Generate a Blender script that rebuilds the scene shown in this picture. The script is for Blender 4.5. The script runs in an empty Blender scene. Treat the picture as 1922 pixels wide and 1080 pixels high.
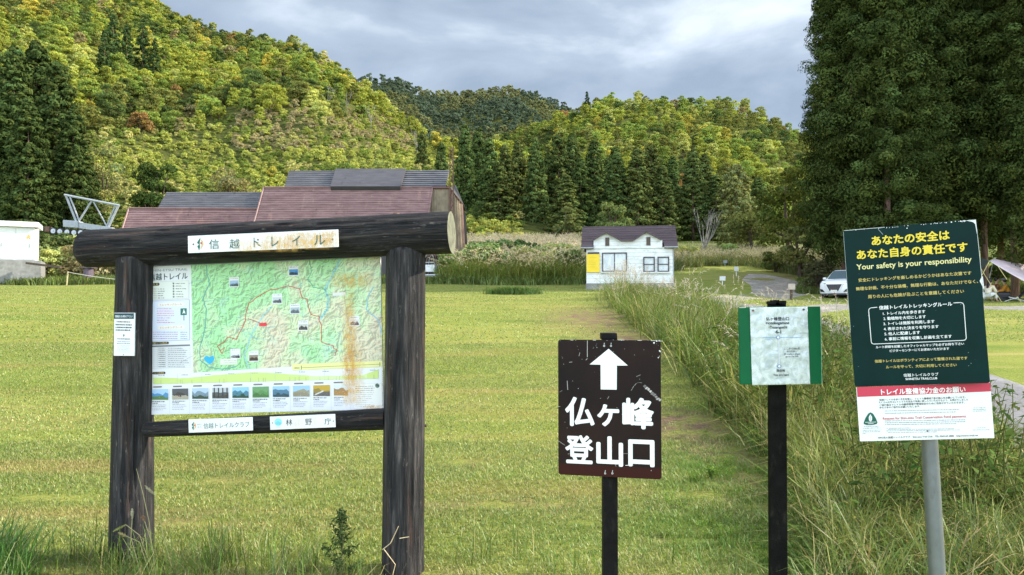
import bpy, bmesh, math, random
import numpy as np
from mathutils import Vector, Matrix
random.seed(7); RNG = np.random.default_rng(7)
SC = bpy.context.scene; COL = SC.collection
R = math.radians

# ------------------------------------------------------------------ camera
CAM_Z, PITCH, F = 1.55, R(1.5), 1400.0           # F in pixels of the 1922 px wide photograph
cam = bpy.data.cameras.new('camera'); cam_o = bpy.data.objects.new('camera', cam); COL.objects.link(cam_o)
cam_o.location = (0, 0, CAM_Z); cam_o.rotation_euler = (R(90) + PITCH, 0, 0)
cam.sensor_width = 36; cam.lens = F / 1922 * 36; cam.clip_start = 0.05; cam.clip_end = 6000
SC.camera = cam_o

# ------------------------------------------------------------------ light
SUN_DIR = Vector((0.84, 0.10, 0.53)).normalized()      # towards the sun: from the right, square to the view
sun = bpy.data.lights.new('sun', 'SUN'); sun.energy = 5.0; sun.angle = R(1.2); sun.color = (1, 0.93, 0.80)
sun_o = bpy.data.objects.new('sun', sun); COL.objects.link(sun_o)
sun_o.rotation_euler = SUN_DIR.to_track_quat('Z', 'Y').to_euler(); sun_o.location = (20, -20, 40)
W = bpy.data.worlds.new('World'); SC.world = W; W.use_nodes = True
nt = W.node_tree; nt.nodes.clear()
def N(t, **kw):
    n = nt.nodes.new(t)
    for k, v in kw.items(): setattr(n, k, v)
    return n
sky = N('ShaderNodeTexSky', sky_type='NISHITA', sun_disc=False)
sky.sun_elevation = math.asin(SUN_DIR.z); sky.sun_rotation = math.atan2(SUN_DIR.x, SUN_DIR.y)
tc = N('ShaderNodeTexCoord'); mp = N('ShaderNodeMapping'); mp.inputs['Scale'].default_value = (1.0, 1.0, 2.6)
mp.inputs['Location'].default_value = (0.35, 0.0, 0.1)
n1 = N('ShaderNodeTexNoise'); n1.inputs['Scale'].default_value = 3.3; n1.inputs['Detail'].default_value = 7; n1.inputs['Roughness'].default_value = 0.52
n1.inputs['Distortion'].default_value = 0.25
rp = N('ShaderNodeValToRGB'); e = rp.color_ramp.elements
e[0].position = 0.36; e[0].color = (2.8, 3.55, 4.6, 1)
e[1].position = 0.68; e[1].color = (7.6, 8.4, 9.4, 1)
m_ = e.new(0.50); m_.color = (3.9, 4.7, 5.75, 1)
mx = N('ShaderNodeMix', data_type='RGBA'); mx.inputs[0].default_value = 0.90
bg = N('ShaderNodeBackground'); bg.inputs['Strength'].default_value = 0.077; wo = N('ShaderNodeOutputWorld')
L = nt.links.new
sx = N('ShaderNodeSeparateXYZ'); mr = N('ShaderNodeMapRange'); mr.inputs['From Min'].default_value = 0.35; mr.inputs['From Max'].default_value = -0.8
mr.inputs['To Min'].default_value = 1.0; mr.inputs['To Max'].default_value = 3.5; gm = N('ShaderNodeVectorMath', operation='SCALE')   # extra sky brightness added behind the viewer to light the front faces
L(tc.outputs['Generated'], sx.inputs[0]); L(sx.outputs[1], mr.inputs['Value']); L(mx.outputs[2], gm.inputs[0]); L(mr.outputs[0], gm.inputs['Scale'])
L(tc.outputs['Generated'], mp.inputs['Vector']); L(mp.outputs[0], n1.inputs['Vector']); L(n1.outputs[0], rp.inputs[0])
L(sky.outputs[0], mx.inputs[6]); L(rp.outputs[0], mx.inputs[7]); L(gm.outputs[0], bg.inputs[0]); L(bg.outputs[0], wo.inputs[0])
vs = SC.view_settings; vs.view_transform = 'Standard'; vs.look = 'None'; vs.exposure = 0.9; vs.gamma = 1
SC.render.engine = 'CYCLES'
try:
    SC.cycles.max_bounces = 6; SC.cycles.diffuse_bounces = 3; SC.cycles.transparent_max_bounces = 8
except Exception: pass

# ------------------------------------------------------------------ helpers
def lin(h):
    h = h.lstrip('#'); c = [int(h[i:i+2], 16)/255 for i in (0, 2, 4)]
    return tuple(x/12.92 if x <= 0.04045 else ((x+0.055)/1.055)**2.4 for x in c)
CP, SP = math.cos(PITCH), math.sin(PITCH)
def ray(u, v):
    x, y, z = (u-961)/F, 1.0, (540-v)/F
    return np.array([x, y*CP - z*SP, y*SP + z*CP])
def at(u, v, Y):
    d = ray(u, v); return np.array([0, 0, CAM_Z]) + d*(Y/d[1])
def proj(p):
    x, y, z = p[0], p[1], p[2]-CAM_Z
    yc, zc = y*CP + z*SP, -y*SP + z*CP
    return 961 + F*x/yc, 540 - F*zc/yc
GY = [-40, 0, 4, 6, 9, 15, 22, 26, 30, 38, 45, 65, 90, 130, 180, 400, 1500]
GZ = [-.5, 0, 0, .09, .32, .82, 1.36, 1.68, 1.96, 2.46, 3.05, 5.1, 8.4, 13.2, 17, 18, 18]
def smooth_tab():
    ys = np.linspace(-40, 1500, 15401); zs = np.interp(ys, GY, GZ)
    k = np.ones(31)/31
    zp = np.convolve(np.pad(zs, 15, mode='edge'), k, 'valid')
    return ys, zp
TY, TZ = smooth_tab()
def G(x, y):
    x = np.asarray(x, float); y = np.asarray(y, float)
    z = np.interp(y, TY, TZ)
    z = z - .72*np.clip((x-7)/7, 0, 1)**1.5*np.clip((y-24)/14, 0, 1)*np.clip((66-y)/20, 0, 1)
    return z + 0.03*np.sin(x*0.7+1.3)*np.sin(y*0.55)*np.clip((y-6)/10, 0, 1)
def ground_at(u, v):
    d = ray(u, v); lo, p = 0.5, None
    for t in np.concatenate([np.arange(1.5, 60, 0.05), np.arange(60, 300, 0.5)]):
        p = np.array([0, 0, CAM_Z]) + d*t
        if p[2] <= G(p[0], p[1]): return p
    return p
def vnoise(x, y, s=1.0, seed=0, oct=3):
    out = np.zeros_like(np.asarray(x, float)); amp = 1; tot = 0
    for o in range(oct):
        X = np.asarray(x)*s*2**o + 17.3*seed + 5*o; Y = np.asarray(y)*s*2**o + 9.1*seed - 3*o
        xi, yi = np.floor(X), np.floor(Y); fx, fy = X-xi, Y-yi
        fx = fx*fx*(3-2*fx); fy = fy*fy*(3-2*fy)
        h = lambda a, b: np.modf(np.abs(np.sin(a*127.1 + b*311.7 + seed*7.7)*43758.5453))[0]
        out += amp*((h(xi, yi)*(1-fx)+h(xi+1, yi)*fx)*(1-fy) + (h(xi, yi+1)*(1-fx)+h(xi+1, yi+1)*fx)*fy)
        tot += amp; amp *= 0.5
    return out/tot

def tag(o, label=None, cat=None, group=None, kind=None):
    for k, v in (('label', label), ('category', cat), ('group', group), ('kind', kind)):
        if v: o[k] = v
    return o
def empty(name, loc, label=None, cat=None, group=None, rz=0):
    o = bpy.data.objects.new(name, None); COL.objects.link(o); o.location = tuple(loc); o.rotation_euler = (0, 0, rz)
    o.empty_display_size = 0.2
    return tag(o, label, cat, group)
def link(name, me, mats, parent=None, loc=None, smooth=False):
    o = bpy.data.objects.new(name, me); COL.objects.link(o)
    for m in (mats if isinstance(mats, (list, tuple)) else [mats]):
        me.materials.append(m)
    if parent is not None: o.parent = parent
    if loc is not None: o.location = tuple(loc)
    if smooth: me.polygons.foreach_set('use_smooth', np.ones(len(me.polygons), bool))
    return o
def mesh_np(name, V, faces, col=None, mat_idx=None):
    """V (n,3); faces = list of (m,k) index arrays; col per-vertex (n,3) or None"""
    me = bpy.data.meshes.new(name); V = np.asarray(V, np.float32)
    me.vertices.add(len(V)); me.vertices.foreach_set('co', V.ravel())
    fl = [np.asarray(f, np.int32) for f in faces if len(f)]
    loops = np.concatenate([f.ravel() for f in fl]); tot = np.concatenate([np.full(len(f), f.shape[1], np.int32) for f in fl])
    st = np.concatenate([[0], np.cumsum(tot)[:-1]]).astype(np.int32)
    me.loops.add(len(loops)); me.loops.foreach_set('vertex_index', loops)
    me.polygons.add(len(tot)); me.polygons.foreach_set('loop_start', st); me.polygons.foreach_set('loop_total', tot)
    if mat_idx is not None: me.polygons.foreach_set('material_index', np.asarray(mat_idx, np.int32))
    if col is not None:
        a = me.attributes.new('Col', 'FLOAT_COLOR', 'POINT')
        c = np.ones((len(V), 4), np.float32); c[:, :3] = col; a.data.foreach_set('color', c.ravel())
    me.update(calc_edges=True)
    return me
class MB:
    """collects boxes, tubes, prisms into one mesh"""
    def __init__(s): s.v = []; s.f = []; s.m = []; s.cur = 0
    def add(s, V, Fs, mi=None):
        b = len(s.v); s.v += [tuple(p) for p in V]
        for f in Fs: s.f.append([i+b for i in f]); s.m.append(s.cur if mi is None else mi)
    def box(s, c, d, rot=None, mi=None):
        P = [np.array([sx*d[0]/2, sy*d[1]/2, sz*d[2]/2]) for sx in (-1, 1) for sy in (-1, 1) for sz in (-1, 1)]
        if rot is not None: P = [np.array(rot) @ p for p in P]
        s.add([p+np.array(c) for p in P], [(0,1,3,2),(4,6,7,5),(0,4,5,1),(2,3,7,6),(0,2,6,4),(1,5,7,3)], mi)
    def tube(s, pts, rad, n=10, cap=True, mi=None):
        pts = [np.array(p, float) for p in pts]; rad = [rad]*len(pts) if np.isscalar(rad) else rad
        V = []; up0 = np.array([0, 0, 1.])
        for i, p in enumerate(pts):
            t = pts[min(i+1, len(pts)-1)] - pts[max(i-1, 0)]; t = t/(np.linalg.norm(t)+1e-9)
            up = up0 if abs(t[2]) < 0.95 else np.array([0, 1., 0])
            a = np.cross(up, t); a /= np.linalg.norm(a); b = np.cross(t, a)
            for k in range(n):
                an = 2*math.pi*k/n; V.append(p + rad[i]*(math.cos(an)*a + math.sin(an)*b))
        Fs = [(i*n+k, i*n+(k+1) % n, (i+1)*n+(k+1) % n, (i+1)*n+k) for i in range(len(pts)-1) for k in range(n)]
        if cap: Fs += [tuple(range(n))[::-1], tuple((len(pts)-1)*n+k for k in range(n))]
        s.add(V, Fs, mi)
    def prism(s, poly, ax, mi=None):
        """poly: list of 3D points (planar), extruded along vector ax"""
        n = len(poly); ax = np.array(ax, float); P = [np.array(p, float) for p in poly]
        s.add(P + [p+ax for p in P], [tuple(range(n))[::-1], tuple(range(n, 2*n))] + [(k, (k+1) % n, n+(k+1) % n, n+k) for k in range(n)], mi)
    def build(s, name, mats, parent=None, origin=None, bevel=0, smooth=False, seg=2):
        o0 = np.zeros(3) if origin is None else np.array(origin, float)
        me = bpy.data.meshes.new(name); me.from_pydata([tuple(np.array(p)-o0) for p in s.v], [], s.f)
        me.polygons.foreach_set('material_index', np.array(s.m, np.int32))
        bm = bmesh.new(); bm.from_mesh(me); bmesh.ops.recalc_face_normals(bm, faces=bm.faces)
        if bevel:
            ed = [e for e in bm.edges if len(e.link_faces) == 2 and e.calc_face_angle(0) > 0.5]
            bmesh.ops.bevel(bm, geom=ed, offset=bevel, segments=seg, affect='EDGES', profile=0.6)
        bm.to_mesh(me); bm.free()
        o = link(name, me, mats, parent)
        if parent is None and origin is not None: o.location = tuple(o0)
        if smooth:
            me.polygons.foreach_set('use_smooth', np.ones(len(me.polygons), bool))
            me.set_sharp_from_angle(angle=R(40))
        return o

# ------------------------------------------------------------------ materials
def mat(name, base=(.5,.5,.5), rough=.6, metal=0, spec=.5):
    m = bpy.data.materials.new(name); m.use_nodes = True
    b = m.node_tree.nodes['Principled BSDF']; b.inputs['Base Color'].default_value = (*base, 1)
    b.inputs['Roughness'].default_value = rough; b.inputs['Metallic'].default_value = metal
    b.inputs['Specular IOR Level'].default_value = spec
    return m
class NB:
    def __init__(s, m): s.m = m; s.t = m.node_tree; s.b = s.t.nodes.get('Principled BSDF')
    def n(s, t, ins=None, **kw):
        x = s.t.nodes.new(t)
        for k, v in kw.items(): setattr(x, k, v)
        for k, v in (ins or {}).items():
            if isinstance(v, bpy.types.NodeSocket): s.t.links.new(v, x.inputs[k])
            else: x.inputs[k].default_value = v
        return x
    def coord(s, scale=(1,1,1), kind='Object', loc=(0,0,0)):
        c = s.n('ShaderNodeTexCoord'); return s.n('ShaderNodeMapping', {'Vector': c.outputs[kind], 'Scale': scale, 'Location': loc}).outputs[0]
    def noise(s, vec, scale=5, detail=4, rough=.55, dist=0):
        return s.n('ShaderNodeTexNoise', {'Vector': vec, 'Scale': scale, 'Detail': detail, 'Roughness': rough, 'Distortion': dist}).outputs[0]
    def ramp(s, fac, stops, interp='LINEAR'):
        r = s.n('ShaderNodeValToRGB', {'Fac': fac}); r.color_ramp.interpolation = interp; e = r.color_ramp.elements
        while len(e) < len(stops): e.new(0.5)
        for el, (p, c) in zip(e, stops):
            el.position = p; el.color = (*c, 1) if len(c) == 3 else c
        return r.outputs[0]
    def mix(s, fac, a, b, blend='MIX'):
        x = s.n('ShaderNodeMix', data_type='RGBA', blend_type=blend)
        for k, v in ((0, fac), (6, a), (7, b)):
            if isinstance(v, bpy.types.NodeSocket): s.t.links.new(v, x.inputs[k])
            else: x.inputs[k].default_value = v if k == 0 else ((*v, 1) if len(v) == 3 else v)
        return x.outputs[2]
    def math(s, op, a, b=0.0):
        x = s.n('ShaderNodeMath', operation=op)
        for k, v in ((0, a), (1, b)):
            if isinstance(v, bpy.types.NodeSocket): s.t.links.new(v, x.inputs[k])
            else: x.inputs[k].default_value = v
        return x.outputs[0]
    def col(s, c): s.t.links.new(c, s.b.inputs['Base Color'])
    def rough(s, c): s.t.links.new(c, s.b.inputs['Roughness'])
    def bump(s, h, strength=.3, dist=.01):
        x = s.n('ShaderNodeBump', {'Height': h, 'Strength': strength, 'Distance': dist}); s.t.links.new(x.outputs[0], s.b.inputs['Normal'])
def worn(name, base, var=.15, scale=6, rough=.6, metal=0, bump=.0, dirt=None, spec=.5):
    m = mat(name, base, rough, metal, spec); b = NB(m); v = b.coord()
    f = b.noise(v, scale, 6, .6)
    lo = tuple(max(0, c*(1-var)) for c in base); hi = tuple(min(1, c*(1+var)) for c in base)
    c = b.ramp(f, [(.3, lo), (.7, hi)])
    if dirt:
        f2 = b.noise(b.coord((1, 1, .35)), scale*1.7, 8, .65)
        c = b.mix(b.ramp(f2, [(.56, (0,0,0)), (.72, (.75,.75,.75))]), c, dirt)
    b.col(c)
    if bump: b.bump(b.noise(v, scale*8, 5, .6), bump, .004)
    return m
def leaf_mat(name, transl=.3, gloss=.0):
    m = bpy.data.materials.new(name); m.use_nodes = True; t = m.node_tree; t.nodes.clear(); b = NB(m)
    a = b.n('ShaderNodeAttribute', attribute_name='Col'); oi = b.n('ShaderNodeObjectInfo')
    c = b.mix(1.0, a.outputs[0], oi.outputs['Color'], 'MULTIPLY')
    d = b.n('ShaderNodeBsdfDiffuse', {'Color': c}); tr = b.n('ShaderNodeBsdfTranslucent', {'Color': c})
    x = b.n('ShaderNodeMixShader', {0: transl, 1: d.outputs[0], 2: tr.outputs[0]})
    if gloss:
        g = b.n('ShaderNodeBsdfGlossy', {'Roughness': .45, 'Color': (.8, .85, .8, 1)})
        x = b.n('ShaderNodeMixShader', {0: gloss, 1: x.outputs[0], 2: g.outputs[0]})
    o = b.n('ShaderNodeOutputMaterial', {0: x.outputs[0]})
    return m
def print_mat(name, rough=.45, spec=.4):
    m = mat(name, rough=rough, spec=spec); b = NB(m); a = b.n('ShaderNodeAttribute', attribute_name='Col'); b.col(a.outputs[0]); return m
M = {}
M['leaf'] = leaf_mat('leaf', .28); M['grass'] = leaf_mat('grass_blade', .35, .03); M['needle'] = leaf_mat('needle', .12)
M['print'] = print_mat('sign_print')
def bark_mat(name, lo, hi):
    m = mat(name, lo, .9, spec=.2); b = NB(m); f = b.noise(b.coord((9, 9, 1.2)), 1.6, 7, .65)
    b.col(b.ramp(f, [(.3, lo), (.7, hi)])); b.bump(f, .6, .03); return m
M['bark'] = bark_mat('bark', (.05,.035,.025), (.15,.11,.08))
M['cedar_bark'] = bark_mat('cedar_bark', (.11,.062,.048), (.33,.205,.155))
M['pale_bark'] = bark_mat('pale_bark', (.17,.155,.135), (.33,.31,.28))

# ------------------------------------------------------------------ ground, roads, hills
def ground_mat():
    m = mat('lawn', rough=.95, spec=.1); b = NB(m)
    g = b.n('ShaderNodeNewGeometry').outputs['Position']
    sc = lambda s, l=(0,0,0): b.n('ShaderNodeMapping', {'Vector': g, 'Scale': s, 'Location': l}).outputs[0]
    fine = b.noise(sc((1,1,1)), 38, 5, .7)
    base = b.ramp(fine, [(.30, (.105,.145,.022)), (.52, (.205,.235,.042)), (.74, (.36,.345,.10))])
    big = b.noise(sc((.16,.42,.3)), 1.6, 5, .6)
    base = b.mix(b.ramp(big, [(.42, (0,0,0)), (.62, (.75,.75,.75))]), base, b.mix(.5, base, (.36,.32,.085)))
    strips = b.noise(sc((.12,1.5,.5), (3,2,0)), 1.3, 4, .6)                      # rows of dry clippings left by the mower
    base = b.mix(b.ramp(strips, [(.55, (0,0,0)), (.66, (.55,.55,.55))]), base, (.37,.29,.105))
    gr = b.noise(sc((.25,.5,.5), (9,4,0)), 2.2, 3, .6)
    base = b.mix(b.ramp(gr, [(.52, (0,0,0)), (.68, (.6,.6,.6))]), base, (.10,.165,.022))
    a = b.n('ShaderNodeAttribute', attribute_name='Col').outputs[0]             # r: bare earth, g: rough herbage
    sp = b.n('ShaderNodeSeparateColor', {0: a})
    earth = b.ramp(fine, [(.3, (.10,.062,.036)), (.7, (.29,.20,.12))])
    en = b.noise(sc((1,1,1)), 3.5, 6, .65)
    base = b.mix(b.math('MULTIPLY', sp.outputs[0], b.ramp(en, [(.38, (.15,.15,.15)), (.58, (1,1,1))])), base, earth)
    herb = b.ramp(fine, [(.3, (.05,.075,.014)), (.7, (.17,.20,.04))])
    base = b.mix(sp.outputs[1], base, herb)
    b.col(base); b.bump(b.noise(sc((1,1,1)), 55, 4, .7), .7, .03)
    return m
def grid_axis(segs):
    out = []
    for a, b_, s in segs: out += list(np.arange(a, b_, s))
    return np.array(out + [segs[-1][1]])
bank_L = [(1135,552),(1185,612),(1262,665),(1328,750),(1412,835),(1498,905),(1522,1000),(1545,1085)]
bank_R = [(1290,556),(1400,596),(1500,622),(1600,668),(1720,735),(1860,850),(1990,985),(2080,1090)]
bank_poly = [ground_at(u, v)[:2] for u, v in bank_L] + [ground_at(u, v)[:2] for u, v in bank_R[::-1]]
def inside(poly, x, y):
    x = np.asarray(x); y = np.asarray(y); r = np.zeros(x.shape, bool); n = len(poly)
    for i in range(n):
        (x1, y1), (x2, y2) = poly[i], poly[(i+1) % n]
        c = ((y1 > y) != (y2 > y)) & (x < (x2-x1)*(y-y1)/((y2-y1) if y2 != y1 else 1e-9)+x1); r ^= c
    return r
def spots(lst, x, y):
    r = np.zeros(np.shape(x))
    for u, v, rx, ry, s in lst:
        p = ground_at(u, v); r = np.maximum(r, s*np.exp(-((x-p[0])/rx)**2 - ((y-p[1])/ry)**2))
    return r
EARTH = [(1125,598,1.5,3.6,1.3),(1180,640,1.0,2.0,1.2),(1290,800,.6,.9,1.2),(1330,850,.5,.5,1.0),(1430,860,.45,.6,1.2),(1250,790,.35,.6,1.2),(1400,905,.4,.25,1.1),(1330,935,.30,.12,1.1),(1450,960,.35,.15,1.1),(1090,985,.18,.07,1),(1300,1020,.35,.07,1),(1420,1040,.3,.08,1),
         (1310,1000,.2,.15,.6),(1450,520,3.2,3.5,.9),(1400,560,4,1.4,.7),(60,1030,.45,.09,.8),(300,930,.6,.08,.5),(560,905,.8,.07,.5),(880,880,.5,.1,.6),(1000,955,.5,.08,.4),(760,1078,.3,.06,.7),(756,1082,.26,.16,1.2),(250,1050,.24,.12,1.0)] + [(u_, v_, rx_, .10+.035*(ground_at(u_, v_)[1]-5), s_) for u_, v_, rx_, s_ in ((330,842,.9,.5),(420,905,1.2,.8),(130,938,.8,.8),(340,985,.8,.7),(640,880,1.3,.6),(860,872,.5,.9),(960,950,.9,.8),(560,968,.9,.5),(840,760,1.0,.5),(120,790,1.4,.45),(1010,720,1.5,.4),(70,880,.8,.5))]
def build_ground():
    xs = grid_axis([(-900,-120,60),(-120,-30,6),(-30,-6,1.5),(-6,8,.35),(8,40,1.6),(40,130,6),(130,900,60)])
    ys = grid_axis([(-40,0,4),(0,14,.35),(14,50,.9),(50,140,3),(140,1500,40)])
    X, Y = np.meshgrid(xs, ys); Z = G(X, Y); nx, ny = len(xs), len(ys)
    Z = Z + 0.02*(vnoise(X, Y, 1.1, 3)-.5)*(np.abs(X) < 40)*np.clip((45-Y)/10, 0, 1)*0
    V = np.stack([X, Y, Z], -1).reshape(-1, 3)
    i = np.arange(nx*ny).reshape(ny, nx); f = np.stack([i[:-1,:-1], i[:-1,1:], i[1:,1:], i[1:,:-1]], -1).reshape(-1, 4)
    c = np.zeros((len(V), 3)); x, y = V[:, 0], V[:, 1]
    c[:, 0] = spots(EARTH, x, y)
    c[:, 1] = np.maximum(inside(bank_poly, x, y)*.9, np.clip((y-47)/6, 0, 1)*np.where(x > 7.5, np.clip((y-64)/5, 0, 1), 1))
    o = link('ground', mesh_np('ground', V, [f], c), ground_mat(), smooth=True); tag(o, kind='structure')
build_ground()
def ribbon(name, pts, widths, m, h=.012, label=None):
    P = np.array([ground_at(u, v)[:2] if len(pts[0]) == 2 else p for u, v in pts]); w = np.array(widths, float)
    t = np.linspace(0, len(P)-1, 90); k = np.arange(len(P))
    def cr(a):                                   # Catmull-Rom through the points
        out = []
        for q in t:
            i = min(int(q), len(a)-2); f = q-i; p0, p1, p2, p3 = a[max(i-1,0)], a[i], a[i+1], a[min(i+2,len(a)-1)]
            out.append(.5*((2*p1)+(-p0+p2)*f+(2*p0-5*p1+4*p2-p3)*f*f+(-p0+3*p1-3*p2+p3)*f**3))
        return np.array(out)
    C = cr(P); wd = np.interp(t, k, w); T = np.gradient(C, axis=0); T /= np.linalg.norm(T, axis=1)[:, None]; Nn = np.stack([-T[:, 1], T[:, 0]], 1)
    n = 13; s = np.linspace(-.5, .5, n); V = []
    for i in range(len(C)):
        e = 1 + .10*(vnoise(np.array([i*.31]), np.array([2.]), 1, 5)[0]-.5)
        for q in s:
            p = C[i] + Nn[i]*wd[i]*q*e; V.append((p[0], p[1], float(G(*p)) + h - (.05 if abs(q) == .5 else 0)))
    i = np.arange(len(C)*n).reshape(len(C), n); f = np.stack([i[:-1,:-1], i[:-1,1:], i[1:,1:], i[1:,:-1]], -1).reshape(-1, 4)
    o = link(name, mesh_np(name, V, [f]), m, smooth=True); return tag(o, kind='structure')
def road_mat(name, lo, hi, sc=24):
    m = mat(name, rough=.85, spec=.3); b = NB(m); g = b.n('ShaderNodeNewGeometry').outputs['Position']
    f = b.noise(g, sc, 7, .75); c = b.ramp(f, [(.3, lo), (.7, hi)])
    c = b.mix(b.ramp(b.noise(g, .9, 5, .6), [(.5, (0,0,0)), (.75, (.6,.6,.6))]), c, tuple(x*1.5 for x in hi))
    b.col(c); b.bump(f, .5, .02); return m
asphalt = road_mat('asphalt', (.11,.105,.112), (.22,.21,.215)); gravel = road_mat('gravel_track', (.11,.10,.092), (.30,.275,.245), 9)
ribbon('road', [(2240,960),(2040,850),(1895,772),(1720,694),(1560,632),(1440,592),(1350,573),(1250,566)], [2.6,2.5,2.3,2.2,2.3,2.8,2.6,1.6], asphalt)
ribbon('gravel_path', [(1480,590),(1560,577),(1700,576),(1900,578),(2200,578)], [1.0,1.8,2.4,2.6,2.6], gravel, .016)
ribbon('gravel_track', [(1335,571),(1430,560),(1470,543),(1440,526),(1420,515)], [1.6,2.8,4.6,4.2,1.2], road_mat('rubble', (.12,.10,.07), (.42,.37,.31), 5), .008)

# hills: sheets that rise from the valley floor to a crest at its real distance
class Hill:
    def __init__(s, name, ridge, base_y, power, back=.55):
        s.name = name; r = np.array(ridge, float); s.u, s.v, s.Y = r[:, 0], r[:, 1], r[:, 2]; s.b = base_y; s.p = power
    def crest(s, u):
        Y = np.interp(u, s.u, s.Y); v = np.interp(u, s.u, s.v)
        d = CP - SP*(540-v)/F; return Y, CAM_Z + Y*(SP + CP*(540-v)/F)/d
    def h(s, u, y):
        Yr, Zr = s.crest(u); zb = np.interp(s.b, TY, TZ)
        t = (y-s.b)/(Yr-s.b)
        z = np.where(t <= 1, zb + (Zr-zb)*np.clip(t, 0, 1)**s.p, Zr - (t-1)*(Yr-s.b)*.5)
        x = (u-961)/F*y
        z = z + np.clip(t*3, 0, 1)*np.clip((1.15-t)*3, 0, 1)*((vnoise(x, y, .018, 4, 3)-.5)*16 + (vnoise(x, y, .05, 8, 2)-.5)*6)*np.clip((1-t)*2.5, .12, 1)
        return np.where(t < 0, zb - 3, z)
    def pt(s, u, y): return np.stack([(u-961)/F*y, y, s.h(u, y)], -1)
    def build(s, m, label=None):
        us = np.linspace(s.u[0], s.u[-1], 170); t = np.concatenate([np.linspace(-.04, 1, 70), np.linspace(1.03, 1.6, 8)])
        Yr, _ = s.crest(us); U = np.repeat(us[None], len(t), 0); YY = s.b + t[:, None]*(Yr-s.b)[None]
        V = s.pt(U, YY).reshape(-1, 3); nx, ny = len(us), len(t)
        i = np.arange(nx*ny).reshape(ny, nx); f = np.stack([i[:-1,:-1], i[:-1,1:], i[1:,1:], i[1:,:-1]], -1).reshape(-1, 4)
        return tag(link(s.name, mesh_np(s.name, V, [f]), m, smooth=True), kind='structure')
def hill_mat():
    m = mat('hill_floor', rough=1, spec=.05); b = NB(m); g = b.n('ShaderNodeNewGeometry').outputs['Position']
    c = b.ramp(b.noise(g, .5, 6, .7), [(.3, (.03,.04,.01)), (.55, (.09,.10,.025)), (.75, (.19,.16,.06))]); b.col(c)
    b.bump(b.noise(g, 1.5, 5, .7), 1, .6); return m
def hill_y(hill, u, v):
    for y in np.arange(hill.b+3, float(np.interp(u, hill.u, hill.Y)), 1.5):
        z = float(hill.h(np.array([float(u)]), np.array([y]))[0])
        if proj(((u-961)/F*y, y, z))[1] <= v: break
    return float(y), z
hm = hill_mat()
HL = Hill('left_hill', [(-1500,-420,430),(-700,-300,420),(-200,-190,400),(150,-70,385),(310,32,365),(400,72,350),(480,88,335),(560,100,320),(640,152,300),(700,195,280),(760,240,262),(850,295,235),(960,352,212),(1080,420,190),(1200,470,170)], 98, 1.08)
HR = Hill('right_hill', [(640,470,330),(800,360,345),(900,300,340),(950,270,330),(1010,255,318),(1060,232,308),(1100,212,300),(1160,196,292),(1220,200,286),(1320,202,282),(1400,214,278),(1460,240,274),(1520,272,270),(1650,330,262),(1900,395,250),(2300,430,245),(2900,450,240)], 138, .95)
HF = Hill('far_ridge', [(300,330,760),(450,230,800),(560,180,840),(680,160,860),(740,160,870),(790,184,880),(850,186,890),(900,182,880),(945,178,860),(1000,184,850),(1070,216,840),(1140,250,830),(1300,300,820),(1600,380,800)], 430, .9)
for h_ in (HL, HR, HF): h_.build(hm)

# ------------------------------------------------------------------ foliage builders
def unit(v): return v/(np.linalg.norm(v, axis=-1, keepdims=True)+1e-9)
def leaves(P, Nn, size, rng, jit=.7, asp=.55, quad=True, droop=0.):
    n = len(P); Nn = unit(Nn + rng.normal(0, jit, (n, 3))); a = unit(np.cross(Nn, rng.normal(0, 1, (n, 3)) + np.array([0, 0, droop]))); b = np.cross(Nn, a)
    s = (np.asarray(size)*rng.uniform(.65, 1.35, n))[:, None]
    if quad:
        V = np.stack([P - a*s, P - b*s*asp + Nn*s*.15, P + a*s, P + b*s*asp + Nn*s*.15], 1).reshape(-1, 3); k = 4
    else:
        V = np.stack([P - a*s*.8 - b*s*asp, P - a*s*.4 + b*s*asp*1.1, P + a*s], 1).reshape(-1, 3); k = 3
    return V, np.arange(n*k).reshape(n, k)
def sphere_pts(n, rng): return unit(rng.normal(0, 1, (n, 3)))
def tube_np(pts, rad, n=7):
    mb = MB(); mb.tube(pts, rad, n, cap=False); return np.array(mb.v), np.array(mb.f)
def crown_lobes(rng, lobes, nleaf, size, jit=.6, asp=.6, quad=False, tint=.19, under=.35):
    """lobes: list of (cx,cy,cz,rx,ry,rz)"""
    P, Q, C = [], [], []
    for l in lobes:
        d = sphere_pts(nleaf, rng); d[:, 2] = np.where(d[:, 2] < -.3, -d[:, 2]*rng.uniform(-.6, 1, nleaf), d[:, 2]); d = unit(d)
        rr = rng.uniform(.55, 1.08, (nleaf, 1))**.6
        P.append(np.array(l[:3]) + d*rr*np.array(l[3:6])); Q.append(d + np.array([0, 0, .25]))
        t = 1 + rng.normal(0, tint*.5) + rng.normal(0, tint*.6, nleaf); h = rng.normal(0, .06, nleaf) + rng.normal(0, .05)
        C.append(np.stack([t*(1+h), t, t*(1-h)], 1))
    P, Q, C = np.concatenate(P), np.concatenate(Q), np.clip(np.concatenate(C), .3, 1.9)
    V, Fc = leaves(P, Q, np.full(len(P), size), rng, jit, asp, quad)
    return V, Fc, np.repeat(C, Fc.shape[1], 0)
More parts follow.
